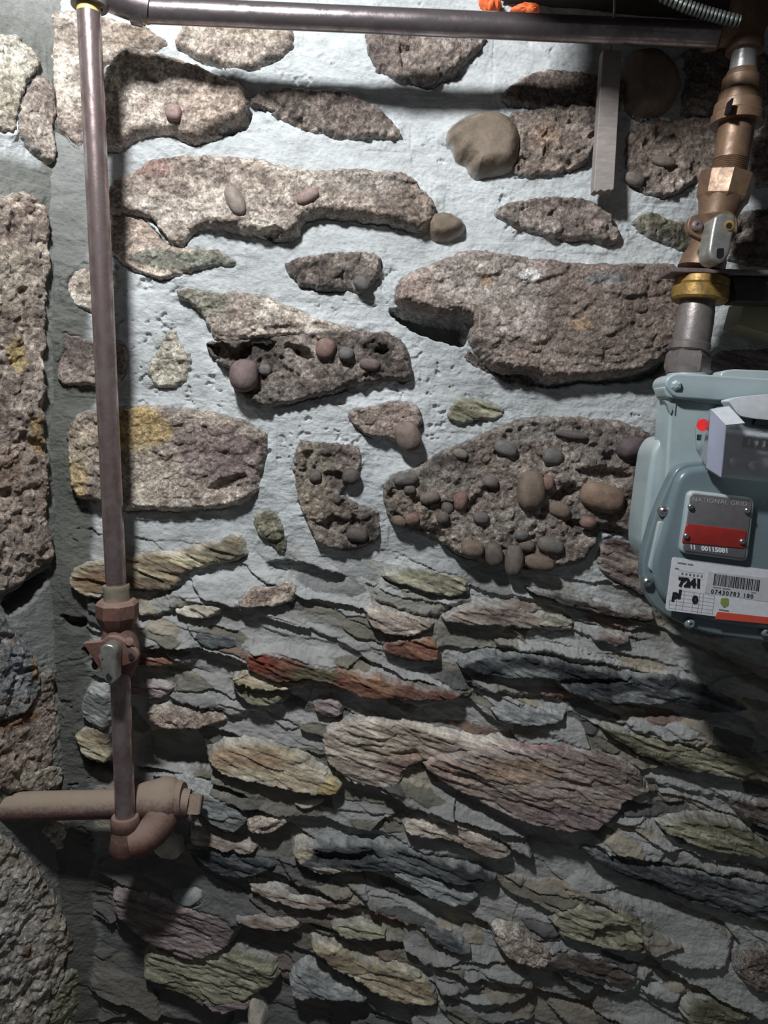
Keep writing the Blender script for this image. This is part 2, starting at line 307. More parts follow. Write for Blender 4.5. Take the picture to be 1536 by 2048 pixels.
PITS = [
 ('D', [(10,210),(100,215),(190,250),(270,240),(335,280),(330,350),(290,360),(180,330),(80,280)], 60, 6),
 ('E', [(540,900),(680,870),(800,880),(810,960),(900,1010),(900,1060),(700,1040),(540,1010)], 40, 8),
 ('A', [(870,545),(930,505),(985,430),(1010,460),(1000,510),(960,535)], 35, 3),
 ('A', [(185,470),(215,480),(255,530),(275,560),(235,535)], 20, 3),
 ('A', [(1020,935),(1080,915),(1140,940),(1130,965),(1060,955)], 20, 3),
 ('D', [(600,515),(620,500),(900,485),(1040,470),(1140,400),(1150,440),(1080,500),(960,515),(800,505),(640,530)], 30, 5),
 ('E', [(245,400),(300,420),(350,430),(330,480),(260,460)], 24, 5),
 ('E', [(325,535),(370,560),(390,640),(340,600)], 24, 5),
 ('E', [(1060,190),(1200,200),(1310,240),(1390,250),(1370,300),(1250,305),(1170,260),(1080,230)], 16, 3),
 ('E', [(330,940),(450,990),(450,1060),(380,1040),(330,990)], 30, 6),
 ('G', [(540,0),(700,20),(900,60),(1010,90),(960,110),(820,60),(700,30),(540,30)], 26, 5),
 ('G', [(780,300),(1040,350),(1040,370),(900,350),(800,330)], 6, 3),
 ('B', [(30,860),(90,850),(70,890),(30,890)], 10, 3),
 ('C', [(840,370),(900,360),(960,375),(940,430),(880,430)], 26, 4),
]
# pits sunk into a stone itself (index found by tile+palette order below): crevices of the layered stone in tile C
STONE_PITS = [
 ('A', [(870,535),(930,515),(980,480),(992,425),(1010,428),(1100,460),(1060,475),(1020,468),(1010,505),(940,545)], 30, 2.5),
 ('A', [(1060,940),(1120,920),(1150,945),(1080,960)], 20, 3),
 ('C', [(840,360),(900,350),(960,380),(1010,340),(1090,335),(1120,360),(1080,400),(1020,410),(950,425),(930,440),(870,420)], 26, 4),
 ('C', [(1170,355),(1240,375),(1270,410),(1230,425),(1180,400)], 18, 4),
 ('C', [(1160,350),(1210,380),(1190,400),(1140,375)], 14, 4),
 ('C', [(1500,370),(1560,380),(1540,400),(1490,390)], 10, 3),
 ('C', [(840,920),(900,880),(990,860),(1010,880),(920,930),(870,950)], 10, 5),
 ('C', [(1290,870),(1350,860),(1400,880),(1380,900),(1300,905)], 12, 4),
 ('C', [(1260,1070),(1340,1030),(1400,1060),(1330,1110)], 12, 4),
 ('D', [(750,850),(860,835),(970,870),(960,900),(860,905),(770,880)], 16, 5),
 ('D', [(640,960),(740,900),(780,930),(700,990)], 14, 5),
 ('D', [(700,1050),(900,1060),(960,1090),(900,1130),(760,1120)], 14, 6),
 ('F', [(80,40),(220,60),(240,100),(150,140),(60,90)], 10, 4),
 ('F', [(650,650),(900,640),(1000,650),(900,670),(700,672)], 8, 4),
 ('B', [(60,200),(110,210),(100,290),(70,290)], 8, 3),
 ('A', [(560,860),(620,880),(690,960),(700,985),(660,970),(600,900)], 16, 4),
 ('G', [(1260,310),(1500,300),(1536,330),(1400,350),(1280,345)], 10, 4),
 ('H', [(820,600),(960,590),(1000,640),(880,660),(820,640)], 10, 4),
 ('F', [(20,940),(120,930),(150,955),(60,965)], 8, 4),
 ('F', [(180,975),(330,1010),(480,1080),(300,1040)], 6, 4),
]
# local stains with their own outline: (tile, cx, cy, rx, ry, colour, strength, wall)
STAINS = [
 ('A', 760, 1050, 230, 45, (.19, .20, .16), .9), ('C', 820, 180, 110, 70, (.22, .22, .17), .7), ('A', 1420, 740, 200, 70, (.36, .325, .29), .6),
 ('C', 560, 690, 150, 100, (.42, .29, .10), .75), ('C', 330, 900, 60, 90, (.48, .34, .16), .7), ('C', 900, 800, 200, 120, (.21, .155, .15), .75),
 ('C', 350, 760, 70, 100, (.50, .42, .30), .5), ('C', 620, 860, 130, 120, (.50, .44, .36), .5),
 ('D', 420, 130, 260, 110, (.42, .38, .34), .5), ('D', 900, 230, 320, 220, (.19, .145, .12), .75), ('D', 560, 100, 40, 30, (.75, .72, .70), .8),
 ('D', 395, 120, 26, 30, (.40, .27, .17), .8), ('D', 760, 290, 40, 30, (.42, .29, .18), .8), ('D', 850, 120, 80, 30, (.20, .21, .21), .6),
 ('A', 630, 690, 75, 50, (.32, .20, .17), .7), ('A', 960, 840, 60, 90, (.22, .18, .15), .6), ('A', 1230, 810, 60, 40, (.25, .17, .15), .8),
 ('A', 700, 850, 260, 60, (.55, .49, .43), .5), ('A', 1000, 120, 150, 60, (.44, .36, .27), .5), ('A', 560, 170, 100, 50, (.34, .27, .20), .5),
 ('A', 720, 480, 60, 40, (.28, .19, .18), .5),
 ('E', 1050, 580, 75, 45, (.19, .045, .028), .9), ('E', 1260, 625, 110, 35, (.11, .10, .06), .9), ('E', 1700, 705, 160, 40, (.12, .055, .042), .8),
 ('E', 640, 280, 180, 30, (.12, .085, .055), .8), ('E', 400, 270, 90, 40, (.20, .11, .06), .8), ('E', 900, 160, 100, 50, (.12, .11, .08), .8),
 ('E', 1340, 1075, 60, 40, (.45, .36, .16), .8), ('E', 1000, 960, 150, 40, (.26, .15, .09), .6),
 ('F', 700, 1180, 250, 50, (.22, .17, .17), .6), ('F', 520, 1000, 200, 50, (.30, .20, .13), .6), ('F', 650, 900, 150, 30, (.26, .15, .16), .8),
 ('F', 40, 900, 200, 80, (.46, .39, .30), .5), ('F', 150, 1000, 200, 60, (.28, .17, .13), .5),
 ('G', 1210, 300, 50, 40, (.50, .43, .32), .9), ('G', 1310, 375, 110, 20, (.50, .45, .36), .9), ('F', 560, 630, 120, 30, (.20, .21, .21), .8),
 ('D', 600, 700, 160, 60, (.30, .28, .25), .7), ('D', 900, 760, 200, 80, (.22, .20, .18), .6), ('D', 200, 880, 200, 60, (.33, .30, .26), .6),
 ('D', 100, 1000, 120, 60, (.33, .28, .22), .5), ('D', 450, 1060, 200, 50, (.34, .31, .27), .5), ('C', 1250, 860, 80, 140, (.42, .36, .28), .6),
 ('C', 1280, 1010, 90, 60, (.40, .33, .25), .6), ('C', 1100, 560, 120, 50, (.30, .27, .24), .5),
 ('F', 1000, 720, 120, 25, (.22, .23, .23), .8), ('B', 330, 480, 60, 25, (.26, .24, .19), .7), ('B', 640, 560, 60, 60, (.36, .25, .18), .6),
 ('E', 800, 190, 130, 22, (.48, .44, .28), .7), ('H', 750, 150, 120, 40, (.20, .15, .15), .7),
]
# traced left-wall stones (in tiles), kind, palette, proud, edge
LSTONES = [
 ('A', [(-120,120),(0,140),(60,150),(90,190),(130,200),(150,270),(100,330),(70,420),(50,540),(0,520),(-120,500)], 'grain', 'cream', 14, 14, 0),
 ('A', [(150,300),(200,330),(215,450),(205,520),(215,640),(180,660),(130,600),(60,545),(75,430),(110,340)], 'grain', 'beige', 10, 14, 0),
 ('C', [(-120,-260),(0,-235),(100,-260),(185,-180),(188,0),(175,250),(165,600),(185,880),(190,1080),(215,1210),(150,1260),(60,1320),(0,1350),(-120,1350)], 'cong', 'beige', 16, 18, 0),
 ('E', [(-120,390),(0,400),(30,450),(100,520),(140,600),(155,700),(110,790),(0,840),(-120,850)], 'cong', 'grey', 16, 16, 0),
 ('E', [(-120,865),(0,855),(110,800),(165,640),(205,625),(225,780),(220,900),(190,1010),(180,1080),(200,1110),(60,1110),(-120,1110)], 'cong', 'beige', 10, 12, 0),
 ('G', [(60,10),(180,-10),(250,0),(240,60),(180,90),(80,80)], 'grain', 'cream', 10, 10, 0),
 ('G', [(-120,260),(30,270),(90,340),(180,450),(250,600),(285,700),(235,820),(195,930),(180,1100),(-120,1100)], 'cong', 'cream', 16, 16, 0),
 ('G', [(160,220),(330,215),(345,330),(300,420),(240,330)], 'grain', 'cream', 14, 8, 0),
 ('G', [(250,340),(350,380),(380,560),(340,700),(290,690),(300,520)], 'grain', 'beige', 14, 10, 0),
 ('G', [(200,860),(290,760),(360,830),(410,900),(400,1100),(170,1100)], 'grain', 'olive', 18, 12, 0),
]
LSTAINS = [
 ('E', 60, 610, 70, 110, (.34, .36, .38), .9), ('E', 130, 560, 30, 120, (.42, .30, .12), .8), ('E', 60, 830, 110, 40, (.22, .12, .06), .85),
 ('C', 60, 400, 40, 80, (.50, .38, .14), .6), ('C', 160, 700, 60, 90, (.40, .28, .12), .7), ('C', 20, 850, 60, 80, (.24, .16, .12), .7),
 ('C', 40, 100, 100, 150, (.56, .50, .40), .5), ('E', 40, 1000, 120, 80, (.40, .32, .26), .5), ('E', 100, 880, 100, 60, (.30, .24, .2), .5),
 ('G', 50, 650, 120, 300, (.60, .56, .53), .5), ('G', 90, 720, 25, 50, (.25, .15, .10), .8),
]
LPITS = [('E', [(0,350),(60,310),(160,250),(200,220),(215,260),(150,340),(80,400),(30,430)], 45, 8)]
# ------------------------------------------------------------------ wall builder
SA, CA = math.sin(0.30), math.cos(0.30)
def base_relief(u, v):
    return 0.007 * fbm(u * 3.2, v * 3.2, 3, 2)
def shards(s, q, fs, fq, seed):
    x, y = s * fs, q * fq
    ix, iy = np.floor(x), np.floor(y)
    b1 = np.full(x.shape, 9.0); b2 = np.full(x.shape, 9.0); bid = np.zeros(x.shape); by = np.zeros(x.shape); bx = np.zeros(x.shape)
    for dx in (-1, 0, 1):
        for dy in (-1, 0, 1):
            jx, jy = ix + dx, iy + dy
            px, py = jx + _h(jx, jy, seed), jy + _h(jx, jy, seed + 7)
            d = np.hypot(x - px, y - py); m = d < b1
            b2 = np.where(m, b1, np.minimum(b2, d)); by = np.where(m, y - py, by); bx = np.where(m, x - px, bx)
            bid = np.where(m, _h(jx, jy, seed + 13), bid); b1 = np.where(m, d, b1)
    return b2 - b1, bid, bx, by
def shard_field(s, q, k=0):
    ws = s + 0.030 * fbm(s * 9, q * 9, 301 + k, 4, .6); wq = q + 0.014 * fbm(s * 7, q * 14, 302 + k, 3) + 0.005 * fbm(s * 45, q * 60, 303 + k, 4, .65)
    e, i, x, y = shards(ws, wq, 5.5, 21, 311 + k); e2, i2, x2, y2 = shards(ws, wq, 17, 62, 321 + k)
    g = sstep(.35, .6, vnoise(s * 7, q * 16, 331) * .6 + ((i * 17.3) % 1) * .5)
    h = 0.020 * i * i - 0.013 * y * (0.4 + i) + 0.005 * x * ((i * 53) % 1 - .5)
    h = h + g * (0.006 * i2 * i2 - 0.0055 * y2 * (0.3 + i2)) * sstep(-.02, .22, e2)
    h = h + 0.0035 * fbm(s * 22, q * 60, 333 + k, 4, .65)
    return h, i, i2, g
def relief(kind, u, v, sd):
    s, q = u * CA - v * SA, v * CA + u * SA
    if kind == 'cong':
        d, b = voro(u * 62, v * 62, 5); d2, b2 = voro(u * 150, v * 150, 9)
        return 0.0042 * np.clip(1 - d * 1.6, 0, 1) ** 0.6 * (b > 0.5) + 0.0016 * np.clip(1 - d2 * 1.6, 0, 1) * (b2 > 0.4) + 0.0060 * fbm(u * 45, v * 45, 6, 4, 0.65) + 0.006 * fbm(u * 14, v * 14, 8, 2) - 0.006 * sstep(.25, .5, fbm(u * 30, v * 34, 7, 3, .6))
    if kind == 'grain':
        e1, i1, x1, y1 = shards(u + .012 * fbm(u * 14, v * 14, 13, 3), v + .012 * fbm(u * 14, v * 14, 14, 3), 16, 24, 15)
        e2, i2, x2, y2 = shards(u + .004 * fbm(u * 50, v * 50, 16, 2), v, 60, 80, 17)
        return 0.0055 * fbm(u * 14, v * 14, 11, 3, 0.55) + 0.0024 * fbm(u * 90, v * 90, 12, 4, 0.7) + (0.004 * i1 - 0.0045 * y1 * (i1 + .2) + 0.003 * x1 * ((i1 * 31) % 1 - .5)) * sstep(0, .25, e1) * .7 + (0.0018 * i2 - 0.0016 * y2) * sstep(0, .3, e2)
    if kind == 'strata':
        wq = q + 0.010 * fbm(s * 9, q * 9, 21, 3)
        x = wq * 75 + 1.2 * vnoise(s * 14, wq * 40, 22); fr = x - np.floor(x)
        a = 0.4 + 1.2 * vnoise(s * 10, np.floor(x) * 3.1, 23)
        e2, i2, x2, y2 = shards(s + .01 * fbm(s * 20, q * 20, 26, 2), wq, 26, 110, 27)
        return 0.0030 * i2 - 0.0024 * y2 * sstep(0, .3, e2) + 0.0010 * a * (1 - fr) ** 1.3 * sstep(0, 0.12, fr) + 0.0060 * fbm(s * 8, q * 45, 24, 5, 0.62) + 0.0014 * fbm(s * 120, q * 240, 25, 2)
    return 0.0016 * fbm(u * 22, v * 22, 31, 3)
def colour(kind, pal, u, v):
    mid, dk, lt = (np.array(c) for c in PAL[pal])
    s, q = u * CA - v * SA, v * CA + u * SA
    if kind == 'strata':
        n = fbm(s * 9, q * 65, 41, 5, 0.68) * 2.6
    elif kind == 'smooth':
        n = fbm(u * 30, v * 30, 42, 3) * 1.2
    else:
        n = fbm(u * 15, v * 18, 43, 6, 0.78) * 2.3 + .35 * fbm(u * 5, v * 6, 44, 2)
    n = n[..., None]
    c = mid + np.clip(n, 0, 1) * (lt - mid) + np.clip(-n, 0, 1) * (dk - mid)
    if kind == 'cong':
        d, b = voro(u * 62, v * 62, 5)
        pc = np.stack([0.12 + 0.2 * b, 0.09 + 0.17 * b, 0.08 + 0.15 * b], -1)
        m = ((b > 0.5) * sstep(0.62, 0.5, d))[..., None] * 0.55
        c = c * (1 - m) + pc * m * (0.6 + 0.8 * ((b * 37) % 1))[..., None]
    if kind in ('cong', 'grain'):
        e9, i9, x9, y9 = shards(u + .01 * fbm(u * 30, v * 30, 48, 3), v + .01 * fbm(u * 30, v * 30, 49, 3), 55, 75, 50)
        c = c * (0.74 + 0.55 * i9)[..., None]
        g = sstep(0.25, 0.7, fbm(u * 8, v * 8, 46, 3) + 0.15)[..., None] * 0.5
        c = c * (1 - g) + c * np.array([0.96, 0.96, 0.98]) * g
        h = sstep(0.3, 0.8, fbm(u * 6, v * 6, 47, 2) + 0.25)[..., None] * 0.35
        c = c * (1 - h) + c * np.array([1.04, 0.91, 0.85]) * h
    return c
def stain_apply(c, u, v, st):
    for cu, cv, ru, rv, colr, k in st:
        x = ((u - cu) / ru) ** 2 + ((v - cv) / rv) ** 2 + 0.55 * fbm(u * 28, v * 28, 51, 4, 0.65)
        m = (k * sstep(1.25, 0.45, x))[..., None]
        c = c * (1 - m) + np.array(colr) * m * (1 + 0.5 * fbm(u * 110, v * 110, 52, 2))[..., None]
    return c

def grid_mesh(name, P, cols, mask, mat, flip=False):
    ny, nx = mask.shape
    q = mask[:-1, :-1] & mask[1:, :-1] & mask[:-1, 1:] & mask[1:, 1:]
    idx = np.arange(ny * nx).reshape(ny, nx)
    quads = np.stack([idx[:-1, :-1][q], idx[:-1, 1:][q], idx[1:, 1:][q], idx[1:, :-1][q]], -1)
    if flip: quads = quads[:, ::-1]
    used = np.unique(quads); rem = np.zeros(ny * nx, np.int64); rem[used] = np.arange(len(used))
    quads = rem[quads]
    co = P.reshape(-1, 3)[used].astype(np.float32); cc = cols.reshape(-1, 3)[used]
    me = bpy.data.meshes.new(name)
    me.vertices.add(len(co)); me.vertices.foreach_set('co', co.ravel())
    me.loops.add(quads.size); me.loops.foreach_set('vertex_index', quads.ravel().astype(np.int32))
    me.polygons.add(len(quads)); me.polygons.foreach_set('loop_start', np.arange(0, quads.size, 4, dtype=np.int32))
    me.update(calc_edges=True)
    me.polygons.foreach_set('use_smooth', np.ones(len(quads), bool))
    at = me.color_attributes.new('tint', 'FLOAT_COLOR', 'POINT')
    rgba = np.ones((len(co), 4), np.float32); rgba[:, :3] = np.clip(cc, 0.004, 0.9)
    at.data.foreach_set('color', rgba.ravel())
    me.materials.append(mat)
    o = bpy.data.objects.new(name, me); COL.objects.link(o)
    return o

def build_wall(name, W, u0, u1, v0, v1, step, stones, ledges, pits, spits, stains, mortar_fn, flip):
    us, vs = np.arange(u0, u1, step), np.arange(v0, v1, step)
    U, V = np.meshgrid(us, vs)
    H, C = mortar_fn(U, V)
    def conv(t, pts): return [W.uv(x, y) for x, y in T(t, pts)]
    pxm = 0.0007
    st = []
    for t, cx, cy, rx, ry, colr, k in stains:
        a = W.uv(*T(t, [(cx, cy)])[0]); b = W.uv(*T(t, [(cx + rx, cy)])[0]); c2 = W.uv(*T(t, [(cx, cy + ry)])[0])
        st.append((a[0], a[1], max(abs(b[0] - a[0]), 1e-3), max(abs(c2[1] - a[1]), 1e-3), colr, k))
    spit = [(np.array(conv(t, p)), d / 1000, e / 1000) for t, p, d, e in spits]
    def window(poly, pad):
        p = np.array(poly); a, b = p.min(0) - pad, p.max(0) + pad
        i0, i1 = np.searchsorted(us, a[0]), np.searchsorted(us, b[0])
        j0, j1 = np.searchsorted(vs, a[1]), np.searchsorted(vs, b[1])
        return slice(max(j0, 0), j1), slice(max(i0, 0), i1)
    def warped(u, v, a=1.0, s=0):
        return (u + a * (0.0050 * fbm(u * 38, v * 38, 61 + s, 4, 0.68) + 0.0012 * fbm(u * 260, v * 260, 62 + s, 2)),
                v + a * (0.0050 * fbm(u * 38, v * 38, 63 + s, 4, 0.68) + 0.0012 * fbm(u * 260, v * 260, 64 + s, 2)))
    def ledge_profile(poly, u, v, sd, e, lg):
        q = v * CA + u * SA; p = np.array(poly); qq = p[:, 1] * CA + p[:, 0] * SA
        t = np.clip((q - qq.min()) / (qq.max() - qq.min()), 0, 1)
        # the lower rim stays crisp, the upper rim eases out of the cement
        ee = e * (1 + 2.5 * lg * t)
        f = 1 - (1 - np.clip(sd / ee, 0, 1)) ** 2.2
        return f * ((1 - lg) + lg * (1 - t) ** 0.8)
    for t, pts, P_ in ledges:
        poly = smooth_poly(conv(t, pts)); sl = window(poly, 0.01)
        u, v = U[sl], V[sl]
        if not u.size: continue
        wu, wv = warped(u, v, 1.3, 30); sd = sdf(poly, wu, wv)
        H[sl] += np.where(sd > 0, P_ / 1000 * ledge_profile(poly, u, v, sd, 0.006, 0.75), 0)
    for t, pts, d, e in pits:
        poly = smooth_poly(conv(t, pts)); sl = window(poly, 0.01)
        u, v = U[sl], V[sl]
        if not u.size: continue
        wu, wv = warped(u, v, 1.0, 5); sd = sdf(poly, wu, wv)
        H[sl] -= d / 1000 * sstep(-0.0015, e / 1000, sd)
    H0 = H.copy()
    RAG = 0.0075 * fbm(U * 26, V * 26, 401, 5, .66) + 0.0022
    out = []
    for k, (t, pts, kind, pal, P_, e, lg) in enumerate(stones):
        P_, e = P_ / 1000 * 1.0, e / 1000 * (0.9 if kind == 'smooth' else 0.62)
        poly = smooth_poly(conv(t, pts)); sl = window(poly, 0.014)
        u, v = U[sl], V[sl]
        if u.shape[0] < 3 or u.shape[1] < 3: continue
        wu, wv = warped(u, v, 0.35 if kind == 'smooth' else 1.0)
        sd = sdf(poly, wu, wv) + (0.0015 if kind == 'strata' else 0.0028)
        lowk = 0.007 * float(sstep(1.30, 1.18, np.array(poly)[:, 1].mean())) if W is BACK else 0
        B = base_relief(u, v) + lowk
        pr = ledge_profile(poly, u, v, sd, e, lg) if lg > 0 else 1 - (1 - np.clip(sd / e, 0, 1)) ** 2.2
        inner = np.clip(sd / 0.004, 0, 1)
        if kind != 'smooth': pr = pr * (0.72 + 0.5 * vnoise(u * 13 + k, v * 15, 78))
        h = B - 0.0016 + P_ * pr + relief(kind, u, v, sd) * (0.35 + 0.65 * inner)
        h = np.where(sd < 0, h + sd * 2.2, h)
        for pp, pd, pe in spit:
            if pp[:, 0].min() > u.max() or pp[:, 0].max() < u.min() or pp[:, 1].min() > v.max() or pp[:, 1].max() < v.min(): continue
            h = h - pd * sstep(-0.001, pe, sdf(pp, wu, wv))
        c = stain_apply(colour(kind, pal, u + k * 3.7, v), u, v, st)
        # thin cement smear carried over the rim of the stone
        sm = sstep(0.006, 0.0, sd + 0.004 * fbm(u * 60, v * 60, 71, 3))[..., None] * 0.55
        c = c * (1 - sm) + np.array((.40, .41, .40)) * sm
        nm = 'cobble' if kind == 'smooth' else 'wall_stone'
        o = grid_mesh(nm, W.world(u, v, h), c, sd > -0.009, RM[kind], flip)
        out.append((o, poly, (t, kind, pal), (sl, h)))
        # cement sinks behind the stone and gapes a little under its lower rim
        H[sl] += (RAG[sl] * np.exp(-np.abs(sd) / 0.012) * (1 if kind != 'smooth' else .3))
        H[sl] -= 0.03 * sstep(0.004, 0.012, sd + 0.004 * fbm(u * 35, v * 35, 402, 3))
        sdn = sdf(poly, wu, wv + 0.0045)
        gap = np.clip(np.minimum(sdn, 0.004) / 0.004, 0, 1) * (sd < 0.002) * sstep(0.42, 0.6, vnoise(u * 25 + k, v * 25, 77))
        H[sl] -= 0.012 * gap * min(1, P_ / 0.016)
    o = grid_mesh(name, W.world(U, V, H), C, np.ones(U.shape, bool), RM['mortar'], flip)
    o['kind'] = 'structure'
    for so, _, _, _ in out: so.parent = o
    return o, out

def mortar_back(u, v):
    h = base_relief(u, v)
    s, q = u * CA - v * SA, v * CA + u * SA
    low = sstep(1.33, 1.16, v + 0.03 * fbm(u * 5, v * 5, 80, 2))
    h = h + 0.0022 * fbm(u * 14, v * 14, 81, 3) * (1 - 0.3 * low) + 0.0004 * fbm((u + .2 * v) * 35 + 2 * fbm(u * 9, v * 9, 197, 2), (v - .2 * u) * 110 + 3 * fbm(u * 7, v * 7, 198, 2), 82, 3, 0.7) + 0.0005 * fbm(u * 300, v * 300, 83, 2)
    wq = q + 0.018 * fbm(s * 5, q * 5, 84, 3) + 0.004 * fbm(s * 30, q * 30, 85, 2)
    x = wq * 30 + 0.6 * vnoise(s * 4, wq * 12, 86); fr = x - np.floor(x); cell = np.floor(x)
    amp = np.clip(0.2 + 2.2 * (vnoise(s * 5.5 + cell * 9.7, cell * 2.3, 87) - 0.35), 0.0, 1.2)
    edge = xc + 0.043 + 0.015 * fbm(v * 9, v * 0 + 2.2, 90, 4, .6)
    st = sstep(edge + 0.006, edge - 0.008, u + 0.010 * fbm(u * 40, v * 40, 91, 4, .6)) * sstep(2.02, 1.80, v)
    low = low * (1 - .9 * st)
    hs, ci, ci2, cg = shard_field(s, q)
    h = h + low * (0.72 * hs - 0.003 + 0.003 * fbm(s * 8, q * 26, 88, 3))
    xx = wq * 85; f2 = xx - np.floor(xx)
    # fresh dark cement strip in the corner
    edge = xc + 0.043 + 0.015 * fbm(v * 9, v * 0 + 2.2, 90, 4, .6)
    st = sstep(edge + 0.006, edge - 0.008, u + 0.010 * fbm(u * 40, v * 40, 91, 4, .6)) * sstep(2.02, 1.80, v)
    h = h + 0.010 * st * np.clip((edge - u) / 0.04, 0, 1)
    h = h + (1 - low) * (0.006 * fbm(u * 9, v * 12, 96, 3) + 0.0022 * fbm(u * 35, v * 60, 97, 4, .6) - 0.004 * sstep(.30, .5, fbm(u * 90, v * 110, 98, 3)) * sstep(.1, .4, fbm(u * 12, v * 12, 99, 2)))
    n = (1 + 0.24 * fbm(u * 9, v * 9, 92, 4) + 0.12 * fbm((u + .2 * v) * 40 + 2 * fbm(u * 9, v * 9, 195, 2), (v - .2 * u) * 90 + 3 * fbm(u * 7, v * 7, 196, 2), 93, 3))[..., None]
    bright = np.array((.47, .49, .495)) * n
    dk = sstep(1.3, .5, ((u + .25) / .30) ** 2 + ((v - .62) / .26) ** 2 + .5 * fbm(u * 9, v * 9, 501, 3))[..., None]  # lower-left darkening: dirt plus shade, both put into the cement colour
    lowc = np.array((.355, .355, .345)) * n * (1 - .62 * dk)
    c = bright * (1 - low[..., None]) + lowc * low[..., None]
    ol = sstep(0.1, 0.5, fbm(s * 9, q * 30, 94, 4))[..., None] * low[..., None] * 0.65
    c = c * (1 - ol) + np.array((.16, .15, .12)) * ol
    k1 = ((ci * 91.7) % 1); k2 = ((ci2 * 57.3) % 1)
    for lo_, hi_, cc, src in ((.0, .07, (.19, .18, .145), k1), (.07, .10, (.08, .082, .08), k1), (.10, .14, (.24, .21, .165), k1), (.14, .17, (.16, .125, .11), k1),
                         (.0, .14, (.16, .15, .115), k2), (.14, .22, (.08, .08, .078), k2), (.22, .30, (.34, .30, .23), k2), (.30, .35, (.18, .12, .09), k2)):
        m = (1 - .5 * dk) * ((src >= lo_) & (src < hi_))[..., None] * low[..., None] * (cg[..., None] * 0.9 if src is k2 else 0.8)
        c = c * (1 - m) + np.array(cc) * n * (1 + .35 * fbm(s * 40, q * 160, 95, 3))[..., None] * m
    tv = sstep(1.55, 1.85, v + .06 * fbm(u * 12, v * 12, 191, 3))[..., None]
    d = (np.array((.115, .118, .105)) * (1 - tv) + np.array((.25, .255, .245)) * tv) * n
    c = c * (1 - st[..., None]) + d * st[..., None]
    return h, c
def mortar_left(u, v):
    h = base_relief(u, v) + 0.002 * fbm(u * 14, v * 14, 181, 3) + 0.0008 * fbm(u * 150, v * 150, 183, 3)
    n = (1 + 0.2 * fbm(u * 9, v * 9, 192, 4) + 0.12 * fbm(u * 90, v * 90, 193, 3))[..., None]
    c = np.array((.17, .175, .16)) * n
    t = sstep(1.93, 2.0, v)[..., None]
    c = c * (1 - t) + np.array((.26, .26, .25)) * n * t
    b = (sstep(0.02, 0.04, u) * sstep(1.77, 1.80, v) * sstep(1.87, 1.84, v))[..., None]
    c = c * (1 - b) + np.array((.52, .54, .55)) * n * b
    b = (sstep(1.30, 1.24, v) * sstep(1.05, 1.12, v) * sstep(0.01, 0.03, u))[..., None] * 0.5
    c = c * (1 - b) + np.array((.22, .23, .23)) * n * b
    return h, c
STEP = 0.0013
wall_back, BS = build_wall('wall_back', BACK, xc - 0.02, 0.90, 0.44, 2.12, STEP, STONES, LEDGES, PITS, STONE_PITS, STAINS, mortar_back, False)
wall_left, LS = build_wall('wall_left', LEFT, -0.02, 0.24, 0.46, 2.12, STEP, LSTONES, [], LPITS, [], LSTAINS, mortar_left, True)
wall_back['label'] = 'rubble stone wall with pale cement joints behind the pipes'; wall_left['label'] = 'stone wall returning towards the camera at the left edge'
# pebbles bedded in the conglomerate stones
def pebble(host, t, cx, cy, rx, ry, ang, col, proud=0.5):
    o_, poly, info, (sl, h) = host
    px, py = T(t, [(cx, cy)])[0]
    u, v = BACK.uv(px, py)
    h0 = 0.0
    dv = o_.data.vertices
    co = np.empty(len(dv) * 3, np.float32); dv.foreach_get('co', co); co = co.reshape(-1, 3)
    i = np.argsort((co[:, 0] - u) ** 2 + (co[:, 2] - v) ** 2)[:60]
    h0 = -np.median(co[i, 1])
    a, b = rx / 2 * 0.0007, ry / 2 * 0.0007
    bm = bmesh.new(); bmesh.ops.create_icosphere(bm, subdivisions=4, radius=1.0)
    me = bpy.data.meshes.new('pebble')
    P = np.array([x.co[:] for x in bm.verts])
    n = 1 + 0.10 * fbm(P[:, 0] * 1.3 + cx, P[:, 2] * 1.3 + P[:, 1], 201, 2)
    P = P * n[:, None]
    sgn = np.sign(P); P = sgn * np.abs(P) ** 0.88
    c, s_ = math.cos(-ang), math.sin(-ang)
    X, Z = P[:, 0] * a, P[:, 2] * b
    for vtx, x, y, z in zip(bm.verts, X * c - Z * s_, P[:, 1] * min(a, b) * 0.9, X * s_ + Z * c):
        vtx.co = (u + x, -h0 + y - min(a, b) * (proud - 0.35), v + z)
    for f in bm.faces: f.smooth = True
    bm.to_mesh(me); bm.free()
    at = me.color_attributes.new('tint', 'FLOAT_COLOR', 'POINT')
    rgba = np.ones((len(P), 4), np.float32); rgba[:, :3] = np.array(col) * (1 + 0.3 * fbm(P[:, 0] * 3, P[:, 2] * 3 + cx, 202, 3))[:, None]
    at.data.foreach_set('color', rgba.ravel()); me.materials.append(RM['smooth'])
    o = bpy.data.objects.new('pebble', me); COL.objects.link(o); o.parent = o_
    return o
def host_of(t, first):
    for k, spec in enumerate(STONES):
        if spec[0] == t and spec[1][0] == first: return next(b for b in BS if b[2] == (t, spec[2], spec[3]) and b[0]['n'] == k) if False else BS[k]
big = host_of('D', (5, 890))
g_, b_, r_ = (.12, .115, .11), (.17, .13, .10), (.20, .12, .10)
